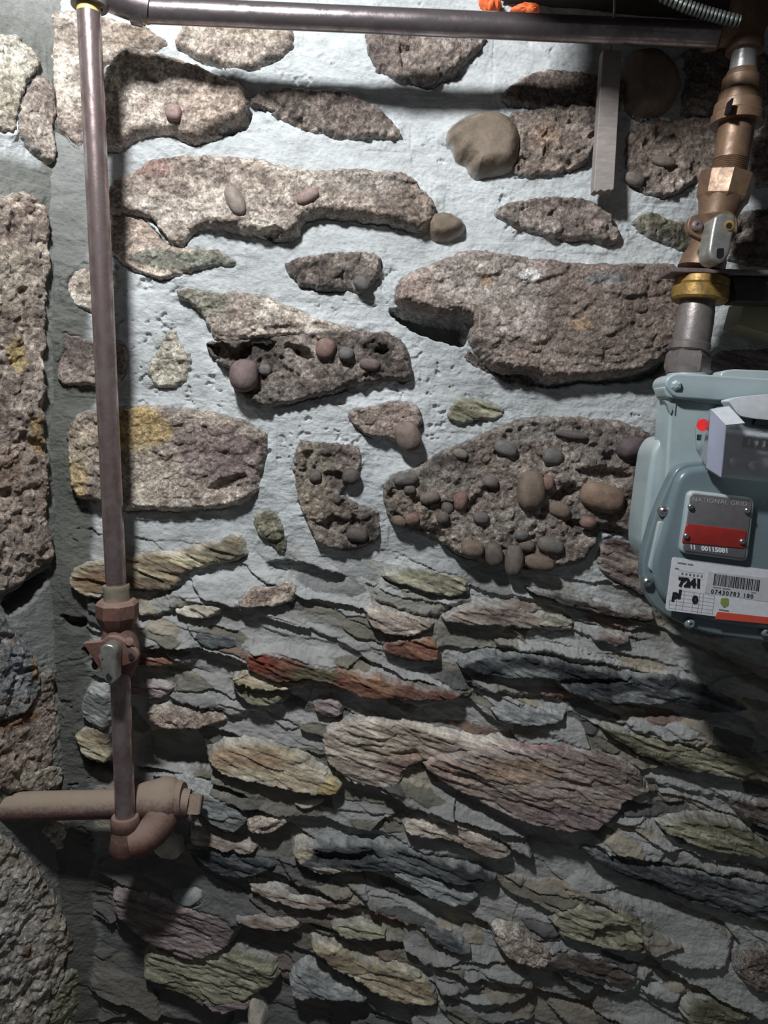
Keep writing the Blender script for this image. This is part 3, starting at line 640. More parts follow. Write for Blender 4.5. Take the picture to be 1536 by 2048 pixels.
for a in [(660,800,42,34,.2,g_),(970,765,58,42,-.3,(.10,.075,.08)),(740,715,68,16,.1,(.12,.10,.095)),(85,890,48,28,-.1,(.13,.12,.11)),(575,935,55,78,0,b_),
          (640,905,26,32,.1,r_),(850,960,92,58,.25,(.22,.15,.11)),(300,975,26,40,.3,r_),(345,1160,48,36,.2,b_),(430,1184,38,52,-.2,(.12,.10,.085)),
          (508,1209,38,66,.05,(.135,.115,.10)),(610,1216,62,34,.15,b_),(655,1149,55,34,.2,(.15,.135,.12)),(60,1054,34,22,.2,b_),(110,1044,30,24,-.2,r_),
          (230,1039,26,25,0,(.12,.10,.09)),(540,1109,28,22,0,g_),(480,770,50,30,.3,(.15,.14,.135)),(300,790,30,20,.2,(.2,.18,.15)),(690,1010,46,32,.4,b_),
          (800,1060,34,24,.1,r_),(180,960,40,26,-.3,(.16,.13,.11)),(420,900,34,24,.3,(.15,.13,.12)),(250,1000,26,30,0,(.11,.09,.08)),(560,1150,34,26,.2,(.16,.12,.1)),
          (900,1000,38,26,-.1,(.13,.10,.09)),(380,1040,34,26,.2,(.13,.115,.11)),(100,930,24,18,0,(.10,.09,.08))]:
    pebble(big, *(('D',) + a))
lay = host_of('C', (830, 355))
for a in [(995,485,55,62,0,(.17,.125,.12)),(1310,380,40,42,.3,(.20,.13,.11)),(1390,400,30,26,0,(.13,.125,.125)),(1070,460,26,24,0,(.13,.12,.11)),(1480,440,40,24,.1,(.15,.11,.10))]:
    pebble(lay, *(('C',) + a))
wp = host_of('C', (1390, 630))
pebble(wp, 'C', 1630, 722, 50, 62, -.4, (.20, .15, .13), 0.8)
pebble(host_of('C', (1185, 740)), 'C', 1405, 880, 36, 34, 0, (.09, .08, .075)); pebble(host_of('C', (1185, 740)), 'C', 1265, 880, 26, 26, 0, (.12, .105, .09))
pebble(host_of('C', (1185, 740)), 'C', 1430, 1110, 44, 28, .2, (.11, .09, .08)); pebble(host_of('C', (1140, 40)), 'C', 1450, 120, 34, 26, .5, (.12, .11, .105))
ub = host_of('A', (440, 780))
pebble(ub, 'A', 1240, 810, 46, 24, -.5, (.25, .18, .16)); pebble(ub, 'A', 960, 830, 34, 58, -.5, (.24, .20, .175)); pebble(host_of('A', (420, 330)), 'A', 720, 490, 30, 30, .3, (.27, .19, .17))
pebble(host_of('B', (970, 510)), 'B', 1100, 665, 46, 20, .1, (.15, .12, .10)); pebble(host_of('B', (970, 510)), 'B', 990, 730, 38, 26, .3, (.14, .12, .10))
# ------------------------------------------------------------------ object materials
def metal(name, c1, c2, rough=0.45, met=0.5, scale=60, dust=None, dust_amt=0.8, bump=0.0006, rv=0.15, coat=0.0):
    m, nt, bs, N = mat_new(name)
    tc = N('ShaderNodeTexCoord')
    n = noise_node(nt, scale, 6, 0.7, tc.outputs['Object'], 0.4)
    mx = N('ShaderNodeMix'); mx.data_type = 'RGBA'
    mx.inputs['A'].default_value = (*c1, 1); mx.inputs['B'].default_value = (*c2, 1)
    lk(nt, ramp(nt, n.outputs['Fac'], 0.38, 0.62, 0, 1), mx.inputs['Factor'])
    out = mx.outputs['Result']
    bs.inputs['Metallic'].default_value = met
    if dust:
        g = N('ShaderNodeNewGeometry'); sp = N('ShaderNodeSeparateXYZ'); lk(nt, g.outputs['Normal'], sp.inputs[0])
        n2 = noise_node(nt, scale * 2.5, 5, 0.7, tc.outputs['Object'])
        f = mathn(nt, 'ADD', sp.outputs['Z'], mathn(nt, 'MULTIPLY', mathn(nt, 'SUBTRACT', n2.outputs['Fac'], 0.5), 0.9))
        fac = ramp(nt, f, -0.1, 0.5, 0, dust_amt)
        m2 = N('ShaderNodeMix'); m2.data_type = 'RGBA'; m2.inputs['B'].default_value = (*dust, 1)
        lk(nt, fac, m2.inputs['Factor']); lk(nt, out, m2.inputs['A']); out = m2.outputs['Result']
        lk(nt, ramp(nt, fac, 0, 1, met, 0), bs.inputs['Metallic'])
        lk(nt, ramp(nt, fac, 0, 1, rough, 0.9), bs.inputs['Roughness'])
    else:
        lk(nt, ramp(nt, n.outputs['Fac'], 0.3, 0.7, rough - rv, rough + rv), bs.inputs['Roughness'])
    bs.inputs['Coat Weight'].default_value = coat; bs.inputs['Coat Roughness'].default_value = 0.08
    lk(nt, out, bs.inputs['Base Color'])
    b = N('ShaderNodeBump'); b.inputs['Distance'].default_value = bump; b.inputs['Strength'].default_value = 0.8
    lk(nt, n.outputs['Fac'], b.inputs['Height']); lk(nt, b.outputs[0], bs.inputs['Normal'])
    return m
def plain(name, c, rough=0.5, met=0.0, coat=0.0):
    m, nt, bs, N = mat_new(name); tc = N('ShaderNodeTexCoord')
    n = noise_node(nt, 140, 3, 0.6, tc.outputs['Object'])
    rgb = N('ShaderNodeRGB'); rgb.outputs[0].default_value = (*c, 1)
    lk(nt, mul_col(nt, rgb.outputs[0], ramp(nt, n.outputs['Fac'], 0.3, 0.7, 0.92, 1.08)), bs.inputs['Base Color'])
    bs.inputs['Roughness'].default_value = rough; bs.inputs['Metallic'].default_value = met; bs.inputs['Coat Weight'].default_value = coat
    return m
M = {
 'pipe': metal('old_black_iron', (.40, .32, .31), (.24, .17, .165), 0.30, 0.75, 40, bump=0.0004, coat=0.35),
 'pipe_top': metal('worn_iron_pipe', (.38, .33, .335), (.22, .185, .195), 0.28, 0.85, 35, bump=0.0004, coat=0.4),
 'rust': metal('red_rusty_iron', (.18, .082, .06), (.11, .06, .048), 0.6, 0.2, 90, dust=(.30, .21, .175), dust_amt=0.7),
 'rust_pipe': metal('dusty_red_pipe', (.17, .095, .08), (.10, .06, .06), 0.7, 0.1, 70, dust=(.34, .265, .205), dust_amt=0.9, bump=0.0022),
 'brown': metal('brown_oxidised_iron', (.22, .135, .08), (.13, .08, .055), 0.46, 0.35, 60),
 'galv': metal('galvanised_steel', (.72, .71, .70), (.55, .54, .54), 0.30, 0.7, 80),
 'galv_dull': metal('dull_galvanised_iron', (.27, .24, .23), (.17, .15, .145), 0.4, 0.5, 70),
 'cream': metal('cream_white_sleeve', (.42, .38, .29), (.30, .26, .19), 0.3, 0.3, 60),
 'zinc': metal('zinc_cast_handle', (.50, .50, .46), (.28, .28, .26), 0.36, 0.7, 60),
 'brass': metal('stained_brass', (.36, .22, .05), (.16, .10, .035), 0.5, 0.4, 90),
 'dope': plain('yellow_thread_sealant', (.62, .47, .18), 0.5),
 'dark': metal('dark_steel', (.035, .030, .032), (.02, .018, .02), 0.55, 0.3, 60),
 'edge': metal('dusty_purple_steel', (.20, .15, .15), (.12, .09, .09), 0.5, 0.3, 60),
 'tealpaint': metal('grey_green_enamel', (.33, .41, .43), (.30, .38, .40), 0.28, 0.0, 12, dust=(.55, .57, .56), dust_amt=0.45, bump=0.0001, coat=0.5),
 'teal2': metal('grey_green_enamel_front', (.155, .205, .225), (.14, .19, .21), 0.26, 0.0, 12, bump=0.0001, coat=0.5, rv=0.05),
 'plate': plain('grey_anodised_plate', (.22, .21, .22), 0.35, 0.4),
 'red': plain('red_enamel_plate', (.33, .03, .025), 0.4),
 'redlabel': plain('red_printed_band', (.62, .08, .05), 0.5),
 'label': plain('white_paper_label', (.66, .67, .71), 0.55),
 'label2': plain('grey_label_field', (.52, .52, .54), 0.55),
 'ink': plain('black_ink', (.012, .012, .015), 0.6),
 'greyink': plain('grey_print', (.22, .22, .26), 0.6),
 'white': plain('white_stamped_digits', (.85, .85, .88), 0.3, 0.2),
 'palegrey': plain('pale_engraving', (.42, .42, .43), 0.4, 0.3),
 'green': plain('green_printed_emblem', (.22, .30, .08), 0.6),
 'black': plain('black_window', (.012, .012, .014), 0.35),
 'reddot': plain('red_sticker_dot', (.80, .02, .02), 0.35),
 'shade': plain('pale_plastic', (.60, .63, .66), 0.3),
 'steel': metal('bright_steel_screw', (.55, .55, .56), (.35, .35, .36), 0.25, 0.9, 120),
 'orange': plain('orange_foam', (.85, .17, .05), 0.8),
 'tan': plain('tan_painted_block', (.22, .20, .13), 0.6),
 'cable': metal('grey_green_conduit', (.05, .055, .05), (.03, .034, .03), 0.5, 0.3, 60),  # grey-green made darker: the corner's shade is put into the colour
 'wire': metal('copper_wire', (.30, .19, .15), (.2, .13, .10), 0.4, 0.6, 60),
}
def wood(name, c1, c2, axis_scale=(60, 60, 4)):
    m, nt, bs, N = mat_new(name); tc = N('ShaderNodeTexCoord'); mp = N('ShaderNodeMapping')
    mp.inputs['Scale'].default_value = axis_scale; lk(nt, tc.outputs['Object'], mp.inputs['Vector'])
    n = noise_node(nt, 4, 6, 0.7, mp.outputs[0], 0.5)
    mx = N('ShaderNodeMix'); mx.data_type = 'RGBA'; mx.inputs['A'].default_value = (*c1, 1); mx.inputs['B'].default_value = (*c2, 1)
    lk(nt, ramp(nt, n.outputs['Fac'], 0.35, 0.65, 0, 1), mx.inputs['Factor']); lk(nt, mx.outputs['Result'], bs.inputs['Base Color'])
    bs.inputs['Roughness'].default_value = 0.8
    b = N('ShaderNodeBump'); b.inputs['Distance'].default_value = 0.0008; lk(nt, n.outputs['Fac'], b.inputs['Height']); lk(nt, b.outputs[0], bs.inputs['Normal'])
    return m
M['board'] = wood('grey_weathered_wood', (.33, .29, .27), (.25, .22, .205), (14, 14, 50))
M['beam'] = wood('dark_joist_wood', (.045, .032, .022), (.025, .018, .014), (4, 60, 60))
def clear(name, tint=(1, 1, 1), rough=0.05, milk=0.0):
    m, nt, bs, N = mat_new(name)
    bs.inputs['Base Color'].default_value = (*tint, 1); bs.inputs['Roughness'].default_value = rough
    bs.inputs['Transmission Weight'].default_value = 1 - milk; bs.inputs['IOR'].default_value = 1.3
    n = noise_node(nt, 60, 2, 0.5); b = N('ShaderNodeBump'); b.inputs['Distance'].default_value = 0.0002
    lk(nt, n.outputs['Fac'], b.inputs['Height']); lk(nt, b.outputs[0], bs.inputs['Normal'])
    return m
M['clear'] = clear('clear_plastic', (.93, .96, .98), 0.04, 0.03)
M['milky'] = clear('hazy_plastic', (.62, .64, .78), 0.35, 0.40)

# ------------------------------------------------------------------ object helpers
def link(name, me, mat, parent=None, smooth=True, angle=40):
    if mat: me.materials.append(mat)
    for p in me.polygons: p.use_smooth = smooth
    if smooth:
        me.set_sharp_from_angle(angle=math.radians(angle))
    o = bpy.data.objects.new(name, me); COL.objects.link(o)
    if parent:
        o.parent = parent; o.location = (0, 0, 0)
        me.transform(Matrix.Translation(-parent.location))
    return o
def thing(name, label, cat, loc, group=None):
    o = bpy.data.objects.new(name, None); COL.objects.link(o); o.location = loc; o.empty_display_size = 0.02
    o['label'] = label; o['category'] = cat
    if group: o['group'] = group
    return o
def tag(o, label, cat, group=None):
    o['label'] = label; o['category'] = cat
    if group: o['group'] = group
    return o
def basis(d):
    d = d.normalized(); a = Vector((0, -1, 0)) if abs(d.y) < 0.8 else Vector((1, 0, 0))
    x = a.cross(d).normalized(); y = d.cross(x).normalized(); return x, y, d
def revolve(name, p0, p1, prof, mat, parent, seg=40, phase=0.0, angle=40, wob=0.0):
    """prof: (distance fraction from p0 to p1, radius); capped solid of revolution (seg=6 gives a hex)."""
    p0, p1 = Vector(p0), Vector(p1); x, y, d = basis(p1 - p0); L = (p1 - p0).length
    bm = bmesh.new(); rings = []
    for k, (t, r) in enumerate(prof):
        ring = []
        for i in range(seg):
            a = 2 * math.pi * i / seg + phase
            rr = r * (1 + wob * math.sin(3 * a + k * 1.7) + wob * math.sin(7 * a + k))
            ring.append(bm.verts.new(p0 + d * (t * L) + x * (rr * math.cos(a)) + y * (rr * math.sin(a))))
        rings.append(ring)
    for a, b in zip(rings, rings[1:]):
        for i in range(seg): bm.faces.new((a[i], a[(i + 1) % seg], b[(i + 1) % seg], b[i]))
    bm.faces.new(list(reversed(rings[0]))); bm.faces.new(rings[-1])
    bmesh.ops.recalc_face_normals(bm, faces=bm.faces)
    me = bpy.data.meshes.new(name); bm.to_mesh(me); bm.free()
    return link(name, me, mat, parent, True, angle)
def sweep(name, pts, radii, mat, parent, seg=28, caps=True):
    pts = [Vector(p) for p in pts]
    bm = bmesh.new(); rings = []; px = None
    for k, p in enumerate(pts):
        d = (pts[min(k + 1, len(pts) - 1)] - pts[max(k - 1, 0)]).normalized()
        if px is None: x, y, _ = basis(d)
        else:
            x = (px - d * px.dot(d)).normalized(); y = d.cross(x)
        px = x
        rings.append([bm.verts.new(p + x * radii[k] * math.cos(2 * math.pi * i / seg) + y * radii[k] * math.sin(2 * math.pi * i / seg)) for i in range(seg)])
    for a, b in zip(rings, rings[1:]):
        for i in range(seg): bm.faces.new((a[i], a[(i + 1) % seg], b[(i + 1) % seg], b[i]))
    if caps: bm.faces.new(list(reversed(rings[0]))); bm.faces.new(rings[-1])
    bmesh.ops.recalc_face_normals(bm, faces=bm.faces)
    me = bpy.data.meshes.new(name); bm.to_mesh(me); bm.free()
    return link(name, me, mat, parent)
def round_px(pts, r=None):
    """pts: (x, y, radius) photo outline -> rounded outline"""
    out = []; n = len(pts)
    for i, p in enumerate(pts):
        a, b, c = (Vector(pts[(i + k) % n][:2]) for k in (-1, 0, 1))
        rad = p[2] if len(p) > 2 else (r or 0)
        if rad <= 0: out.append(tuple(b)); continue
        u, v = (a - b), (c - b); l = min(rad, u.length * 0.49, v.length * 0.49)
        s, e = b + u.normalized() * l, b + v.normalized() * l
        for k in range(7):
            t = k / 6; out.append(tuple((s * (1 - t) ** 2 + b * 2 * t * (1 - t) + e * t * t)))
    return out
def slab(name, pts, Yf, Yb, mat, parent=None, bevel=0.0, seg=3, r=None, holes=None):
    """outline given in photo pixels, met at depth Yf, pushed back to Yb"""
    P = [atY(x, y, Yf) for x, y in round_px(pts, r)]
    bm = bmesh.new()
    f = [bm.verts.new(p) for p in P]; b = [bm.verts.new((p.x, Yb, p.z)) for p in P]
    ff = bm.faces.new(f); bm.faces.new(list(reversed(b))); n = len(P)
    for i in range(n): bm.faces.new((f[i], b[i], b[(i + 1) % n], f[(i + 1) % n]))
    bmesh.ops.recalc_face_normals(bm, faces=bm.faces)
    if bevel:
        bmesh.ops.bevel(bm, geom=[e for e in ff.edges], offset=bevel, segments=seg, profile=0.5, affect='EDGES', clamp_overlap=True)
    me = bpy.data.meshes.new(name); bm.to_mesh(me); bm.free()
    return link(name, me, mat, parent, True, 35)
def ball(name, p, r, mat, parent, sc_=(1, 1, 1)):
    bm = bmesh.new(); bmesh.ops.create_uvsphere(bm, u_segments=24, v_segments=14, radius=r)
    for v in bm.verts: v.co = Vector((v.co.x * sc_[0], v.co.y * sc_[1], v.co.z * sc_[2])) + Vector(p)
    me = bpy.data.meshes.new(name); bm.to_mesh(me); bm.free()
    return link(name, me, mat, parent)
def screw(name, px, py, Y, rpx, mat, parent, proud=0.004, slot=True):
    p = atY(px, py, Y); r = rpx * scale_at(Y)
    s = revolve(name, p, p + Vector((0, -proud, 0)), [(0, r), (0.5, r), (0.8, r * .85), (1, r * .55), (1, r * .3), (0.75, r * .28)], mat, parent, 20, angle=30)
    return s
def lettering(txt, px, py, hpx, Y, mat, parent, name='lettering', slope=0.0, extrude=0.0002, spacing=1.0, shear=0.0, bold=0.0):
    cu = bpy.data.curves.new(name, 'FONT'); cu.body = txt; cu.size = hpx * scale_at(Y) / 0.72
    cu.extrude = extrude; cu.space_character = spacing; cu.shear = shear; cu.offset = bold; cu.resolution_u = 3
    a = atY(px, py, Y); b = atY(px + 100, py + 100 * slope, Y); ex = (b - a).normalized(); ey = Vector((-ex.z, 0, ex.x))
    o = bpy.data.objects.new(name, cu); COL.objects.link(o); cu.materials.append(mat)
    n = Vector((0, -1, 0)); a = a - (parent.parent or parent).location
    mtx = Matrix(((ex.x, ey.x, n.x, a.x), (ex.y, ey.y, n.y, a.y), (ex.z, ey.z, n.z, a.z), (0, 0, 0, 1)))
    bpy.context.view_layer.update()
    me = bpy.data.meshes.new_from_object(o.evaluated_get(bpy.context.evaluated_depsgraph_get()))
    bpy.data.objects.remove(o); me.transform(mtx); me.name = name
    o = bpy.data.objects.new(name, me); COL.objects.link(o); o.parent = parent
    return o

# ------------------------------------------------------------------ ceiling beam and what hangs from it
zb = atY(1200, 34, 0.0).z
x0 = atY(1000, 20, 0.0).x
bm = bmesh.new(); bmesh.ops.create_cube(bm, size=1)
for v in bm.verts:
    v.co = Vector((x0 + (v.co.x + .5) * 0.75, -0.25 + (v.co.y + .5) * 0.33, zb + 0.012 - 0.03 * (v.co.x + .5) + (v.co.z + .5) * 0.16))
bmesh.ops.bevel(bm, geom=bm.edges[:], offset=0.004, segments=2, affect='EDGES')
me = bpy.data.meshes.new('ceiling_beam'); bm.to_mesh(me); bm.free()
beam = link('ceiling_beam', me, M['beam']); beam['kind'] = 'structure'; beam['label'] = 'dark wooden beam above the top pipe at the right'
bm = bmesh.new(); bmesh.ops.create_cube(bm, size=1)  # joist added out of view above the frame, to shade the top right wall
for v in bm.verts:
    v.co = Vector((0.03 + (v.co.x + .5) * 0.90, -0.34 + (v.co.y + .5) * 0.075, 2.005 + (v.co.z + .5) * 0.16))
bmesh.ops.bevel(bm, geom=bm.edges[:], offset=0.004, segments=2, affect='EDGES')
me = bpy.data.meshes.new('added_shade_joist'); bm.to_mesh(me); bm.free()
jo = link('added_shade_joist', me, M['beam']); jo['kind'] = 'structure'

# ------------------------------------------------------------------ left riser
def P(px, py, s): return atY(px, py, -s)
pa, pb = P(177, 10, .128), P(232.5, 1178, .075)
t = thing('gas_pipe', 'long reddish-brown vertical pipe in front of the left corner', 'pipe', pa)
revolve('pipe_barrel', pa, pb, [(0, .0133), (.5, .0133), (.985, .0133), (.985, .0128), (1, .0128)], M['pipe'], t, 48)
revolve('thread', pa.lerp(pb, -.003), pa.lerp(pb, .012), [(0, .0138), (.3, .0134), (.6, .0138), (1, .0134)], M['dope'], t, 48)

# top elbow
t = thing('pipe_elbow', 'grey iron elbow joining the vertical pipe to the top pipe', 'pipe fitting', P(180, 5, .128))
revolve('collar', P(178, -45, .128), P(179, 14, .128), [(0, .019), (.7, .0195), (.75, .0205), (1, .0205), (1, .0145), (.9, .014)], M['galv_dull'], t, 40)
c0, c1, c2 = P(176, -45, .128), P(196, -14, .122), P(296, 19, .104)
pts = [c0.lerp(c1, k / 6).lerp(c1.lerp(c2, k / 6), k / 6) for k in range(7)]
sweep('elbow_bend', pts, [.019, .0195, .0195, .019, .0185, .018, .018], M['pipe_top'], t)
revolve('collar', P(262, 14, .106), P(290, 20, .104), [(0, .0155), (.1, .0185), (.9, .0185), (1, .016)], M['pipe_top'], t, 40)

# top pipe
h0, h1 = P(288, 20, .104), P(1432, 71, .104)
t = thing('gas_pipe', 'long horizontal iron pipe across the top of the stone wall', 'pipe', h0)
revolve('pipe_barrel', h0, h1, [(0, .0143), (.3, .0143), (.6, .0143), (1, .0143)], M['pipe_top'], t, 48)
revolve('thread', h0.lerp(h1, 0.000), h0.lerp(h1, .0085), [(0, .0145), (.4, .0152), (1, .0146)], M['dope'], t, 40)

# left shut-off cock
t = thing('shutoff_valve', 'reddish rusty shut-off cock with winged flange on the left pipe', 'valve', P(236, 1260, .075))
def R(px): return px * scale_at(-.07)
revolve('white_sleeve', P(232, 1170, .075), P(234, 1207, .075), [(0, R(20)), (0, R(26)), (.2, R(27)), (.3, R(25.5)), (.85, R(25.5)), (1, R(23))], M['cream'], t, 40)['label'] = 'cream white sleeve'
revolve('hex_nut', P(234, 1200, .075), P(236, 1258, .074), [(0, R(24)), (0, R(37)), (.12, R(42)), (.55, R(42)), (.9, R(33)), (1, R(28))], M['rust'], t, 8, .35, 20)
bp = [(0, R(30)), (.15, R(32)), (.35, R(38)), (.55, R(41)), (.75, R(37)), (.9, R(28)), (1, R(24))]
revolve('valve_body', P(237, 1250, .072), P(242, 1352, .072), bp, M['rust'], t, 40)
slab('winged_flange', [(165, 1286, 4), (203, 1283, 6), (214, 1272, 12), (238, 1274, 10), (274, 1303, 12), (278, 1318, 8), (266, 1326, 8), (240, 1334, 8), (205, 1345, 6), (192, 1328, 5)], -.112, -.104, M['rust'], t, .0015)
revolve('flange_hub', P(226, 1308, .108), P(232, 1304, .066), [(0, R(26)), (1, R(30))], M['rust'], t, 30)
sc1 = revolve('bolt', P(259, 1283, .113), P(256, 1286, .085), [(0, R(3)), (.02, R(8)), (.3, R(9)), (.35, R(7)), (1, R(7))], M['rust'], t, 24)
hb = revolve('bolt_hole', P(264, 1312, .1127), P(264, 1312, .106), [(0, R(7)), (1, R(7))], M['black'], t, 24)
slab('handle', [(199, 1296, 8), (209, 1288, 10), (226, 1291, 10), (233, 1303, 8), (231, 1340, 6), (232, 1360, 9), (222, 1371, 9), (208, 1362, 8), (201, 1338, 8)], -.134, -.114, M['zinc'], t, .005, 4)['label'] = 'grey zinc handle'
revolve('handle_hole', P(219, 1353, .1348), P(219, 1353, .12), [(0, R(7)), (.05, R(6.5)), (1, R(6))], M['black'], t, 24)
revolve('handle_rivet', P(205, 1318, .1345), P(205, 1318, .13), [(0, R(1.6)), (1, R(1.6))], M['black'], t, 12)

# lower left pipe
l0, l1 = P(240, 1345, .078), P(251, 1645, .095)
t = thing('gas_pipe', 'short dark vertical pipe below the rusty shut-off cock', 'pipe', l0)
revolve('pipe_barrel', l0, l1, [(0, .0131), (.5, .0131), (1, .0131)], M['pipe'], t, 48)

# stub pipe from the left wall, tee, plug
s0, s1 = P(-30, 1613, .16), P(330, 1604, .066)
s0 = P(-14, 1614, .060)
t = thing('gas_pipe', 'dusty reddish horizontal pipe coming out of the left wall', 'pipe', s1)
revolve('pipe_barrel', s0, P(276, 1607, .060), [(0, .0203), (.3, .0200), (.6, .0196), (1, .0196)], M['rust_pipe'], t, 48, wob=.006)
t = thing('pipe_tee', 'dusty red cast tee fitting at the end of the wall pipe', 'pipe fitting', P(320, 1610, .06))
def R2(px): return px * scale_at(-.06)
revolve('tee_body', P(278, 1604, .060), P(368, 1600, .060), [(0, R2(22)), (0, R2(36)), (.12, R2(40)), (.3, R2(43)), (.55, R2(49)), (.78, R2(46)), (.86, R2(38)), (.9, R2(41)), (1, R2(36)), (1, R2(20))], M['rust_pipe'], t, 44, wob=.008)
c0, c1, c2 = P(325, 1620, .068), P(318, 1672, .088), P(262, 1684, .095)
pts = [c0.lerp(c1, k / 8).lerp(c1.lerp(c2, k / 8), k / 8) for k in range(9)]
sweep('branch', pts, [R2(x) for x in (38, 38, 36, 34, 33, 33, 34, 34, 33)], M['rust'], t)
revolve('elbow_body', P(251, 1655, .095), P(250, 1712, .093), [(0, R2(25)), (.3, R2(28)), (.7, R2(32)), (.9, R2(26)), (1, R2(12))], M['rust'], t, 36)
revolve('collar', P(250, 1632, .095), P(250.5, 1660, .095), [(0, R2(20)), (0, R2(26)), (.25, R2(29)), (.75, R2(28)), (1, R2(25))], M['rust'], t, 36)
q0, q1 = P(362, 1606, .060), P(404, 1609, .058)
t = thing('pipe_plug', 'small square-headed dusty red plug in the end of the tee', 'pipe plug', q0)
revolve('plug_neck', q0, q0.lerp(q1, .4), [(0, R2(30)), (1, R2(29))], M['rust_pipe'], t, 36)
revolve('square_head', q0.lerp(q1, .3), q1, [(0, R2(28)), (.9, R2(27)), (1, R2(24))], M['rust_pipe'], t, 4, .35, 20)

# ------------------------------------------------------------------ right riser
def Q(y): # centre line of the leaning right-hand riser
    a = [(0, 1500), (60, 1492), (200, 1481), (300, 1466), (400, 1446), (560, 1402), (650, 1388), (745, 1373)]
    for (y0, x0_), (y1, x1_) in zip(a, a[1:]):
        if y <= y1: return x0_ + (x1_ - x0_) * (y - y0) / (y1 - y0)
    return a[-1][1]
SD = .105
def PR(y, dx=0): return P(Q(y) + dx, y, SD)
def R3(px): return px * scale_at(-SD) * 0.955
t = thing('pipe_tee', 'brown iron tee above the right-hand gas valve, in shadow', 'pipe fitting', PR(60))
revolve('tee_body', PR(-30), PR(104), [(0, R3(34)), (.3, R3(36)), (.6, R3(36)), (.8, R3(32)), (.88, R3(34)), (1, R3(35)), (1, R3(24))], M['brown'], t, 40)
revolve('branch', P(1408, 71, .097), P(1490, 60, .105), [(0, R3(20)), (0, R3(30)), (.3, R3(30)), (.35, R3(26)), (1, R3(28))], M['brown'], t, 36)
t = thing('pipe_nipple', 'shiny galvanised nipple under the top right tee', 'pipe', PR(120))
revolve('nipple_barrel', PR(98), PR(160), [(0, R3(23)), (1, R3(27))], M['galv'], t, 40)
t = thing('pipe_coupling', 'stepped brown coupling below the shiny nipple', 'pipe fitting', PR(200))
revolve('coupling_body', PR(142), PR(250), [(0, R3(25)), (.02, R3(29)), (.12, R3(31)), (.15, R3(36)), (.4, R3(37)), (.43, R3(40)), (.6, R3(41)), (.63, R3(46)), (.8, R3(47)), (.84, R3(50)), (1, R3(50)), (1, R3(36))], M['brown'], t, 48, angle=25)
slab('slot', [(Q(208) - 16, 196), (Q(208) - 12, 196), (Q(222) - 16, 222), (Q(222) - 20, 221)], -.141, -.128, M['black'], t)
t = thing('pipe_nipple', 'brown threaded pipe piece above the right-hand gas valve', 'pipe', PR(300))
revolve('nipple_barrel', PR(246), PR(322), [(0, R3(34)), (1, R3(34))], M['brown'], t, 44)
prof = []
for k in range(13): prof += [(k / 12, R3(34)), ((k + .5) / 12, R3(32.2))]
revolve('thread', PR(250), PR(272), prof[:-1], M['brown'], t, 40)
revolve('thread', PR(318), PR(364), prof[:-1], M['brown'], t, 40)

t = thing('shutoff_valve', 'brown gas shut-off cock with silver handle above the meter', 'valve', PR(450))
revolve('hex_nut', PR(352), PR(408, -2), [(0, R3(38)), (0, R3(50)), (.06, R3(54)), (.85, R3(50)), (1, R3(44))], M['brown'], t, 8, .2, 20)
revolve('valve_body', PR(400, -2), PR(540, -6), [(0, R3(46)), (.2, R3(38)), (.45, R3(34)), (.7, R3(36)), (.85, R3(44)), (1, R3(46))], M['brown'], t, 44)
slab('winged_flange', [(1374, 452, 10), (1380, 432, 14), (1398, 428, 10), (1425, 424, 16), (1462, 420, 10), (1476, 436, 14), (1478, 462, 12), (1462, 482, 12), (1432, 492, 10), (1404, 480, 12), (1380, 468, 12)], -.158, -.150, M['brown'], t, .0015)
revolve('flange_hub', P(1440, 456, .152), P(1440, 460, .1), [(0, R3(30)), (1, R3(33))], M['brown'], t, 32)
screw('bolt', 1393, 452, -.158, 11, M['edge'], t, .005)
hd = slab('handle', [(1430, 432, 6), (1446, 424, 8), (1470, 428, 8), (1474, 444, 8), (1466, 470, 6), (1462, 505, 12), (1448, 526, 14), (1424, 522, 14), (1417, 505, 10), (1423, 465, 8)], -.186, -.158, M['zinc'], t, .006, 4)
hd['label'] = 'silver handle'
revolve('handle_screw', P(1458, 451, .1885), P(1458, 451, .17), [(0, R3(6)), (.02, R3(9)), (1, R3(9))], M['brass'], t, 24)
revolve('screw_hole', P(1458, 451, .189), P(1458, 451, .186), [(0, R3(5)), (1, R3(5))], M['black'], t, 20)
slab('handle_slot', [(1434, 497, 3), (1448, 496, 3), (1447, 513, 5), (1440, 518, 5), (1433, 515, 4)], -.1865, -.18, M['black'], t)

t = thing('meter_bar', 'dark steel bar with thin flange running right from the valve', 'meter bar', PR(545))
slab('top_flange', [(1343, 534, 3), (1536, 540, 0), (1700, 545, 0), (1700, 555, 0), (1520, 549, 0), (1420, 546, 0), (1344, 544, 3)], -.128, -.088, M['edge'], t, .001)
slab('bar', [(1466, 553, 2), (1700, 560, 2), (1700, 608, 2), (1474, 601, 2)], -.120, -.085, M['dark'], t, .002)
t = thing('union_nut', 'yellow-brown ring nut under the steel meter bar', 'pipe nut', PR(575))
revolve('nut_ring', PR(558, 2), PR(604, 2), [(0, R3(44)), (.02, R3(53)), (.3, R3(54)), (.38, R3(52)), (.42, R3(55)), (.9, R3(55)), (1, R3(51)), (1, R3(36))], M['brass'], t, 44, angle=25)
t = thing('pipe_nipple', 'dull grey nipple between the ring nut and the meter nut', 'pipe', PR(650))
revolve('nipple_barrel', PR(600), PR(692), [(0, R3(33)), (.25, R3(36)), (.5, R3(37)), (1, R3(37))], M['galv_dull'], t, 44)
revolve('collar', PR(684, -2), PR(704, -2), [(0, R3(36)), (.2, R3(41)), (.8, R3(40)), (1, R3(34))], M['galv_dull'], t, 44)
t = thing('meter_nut', 'grey hexagonal nut on top of the gas meter inlet', 'pipe nut', PR(725))
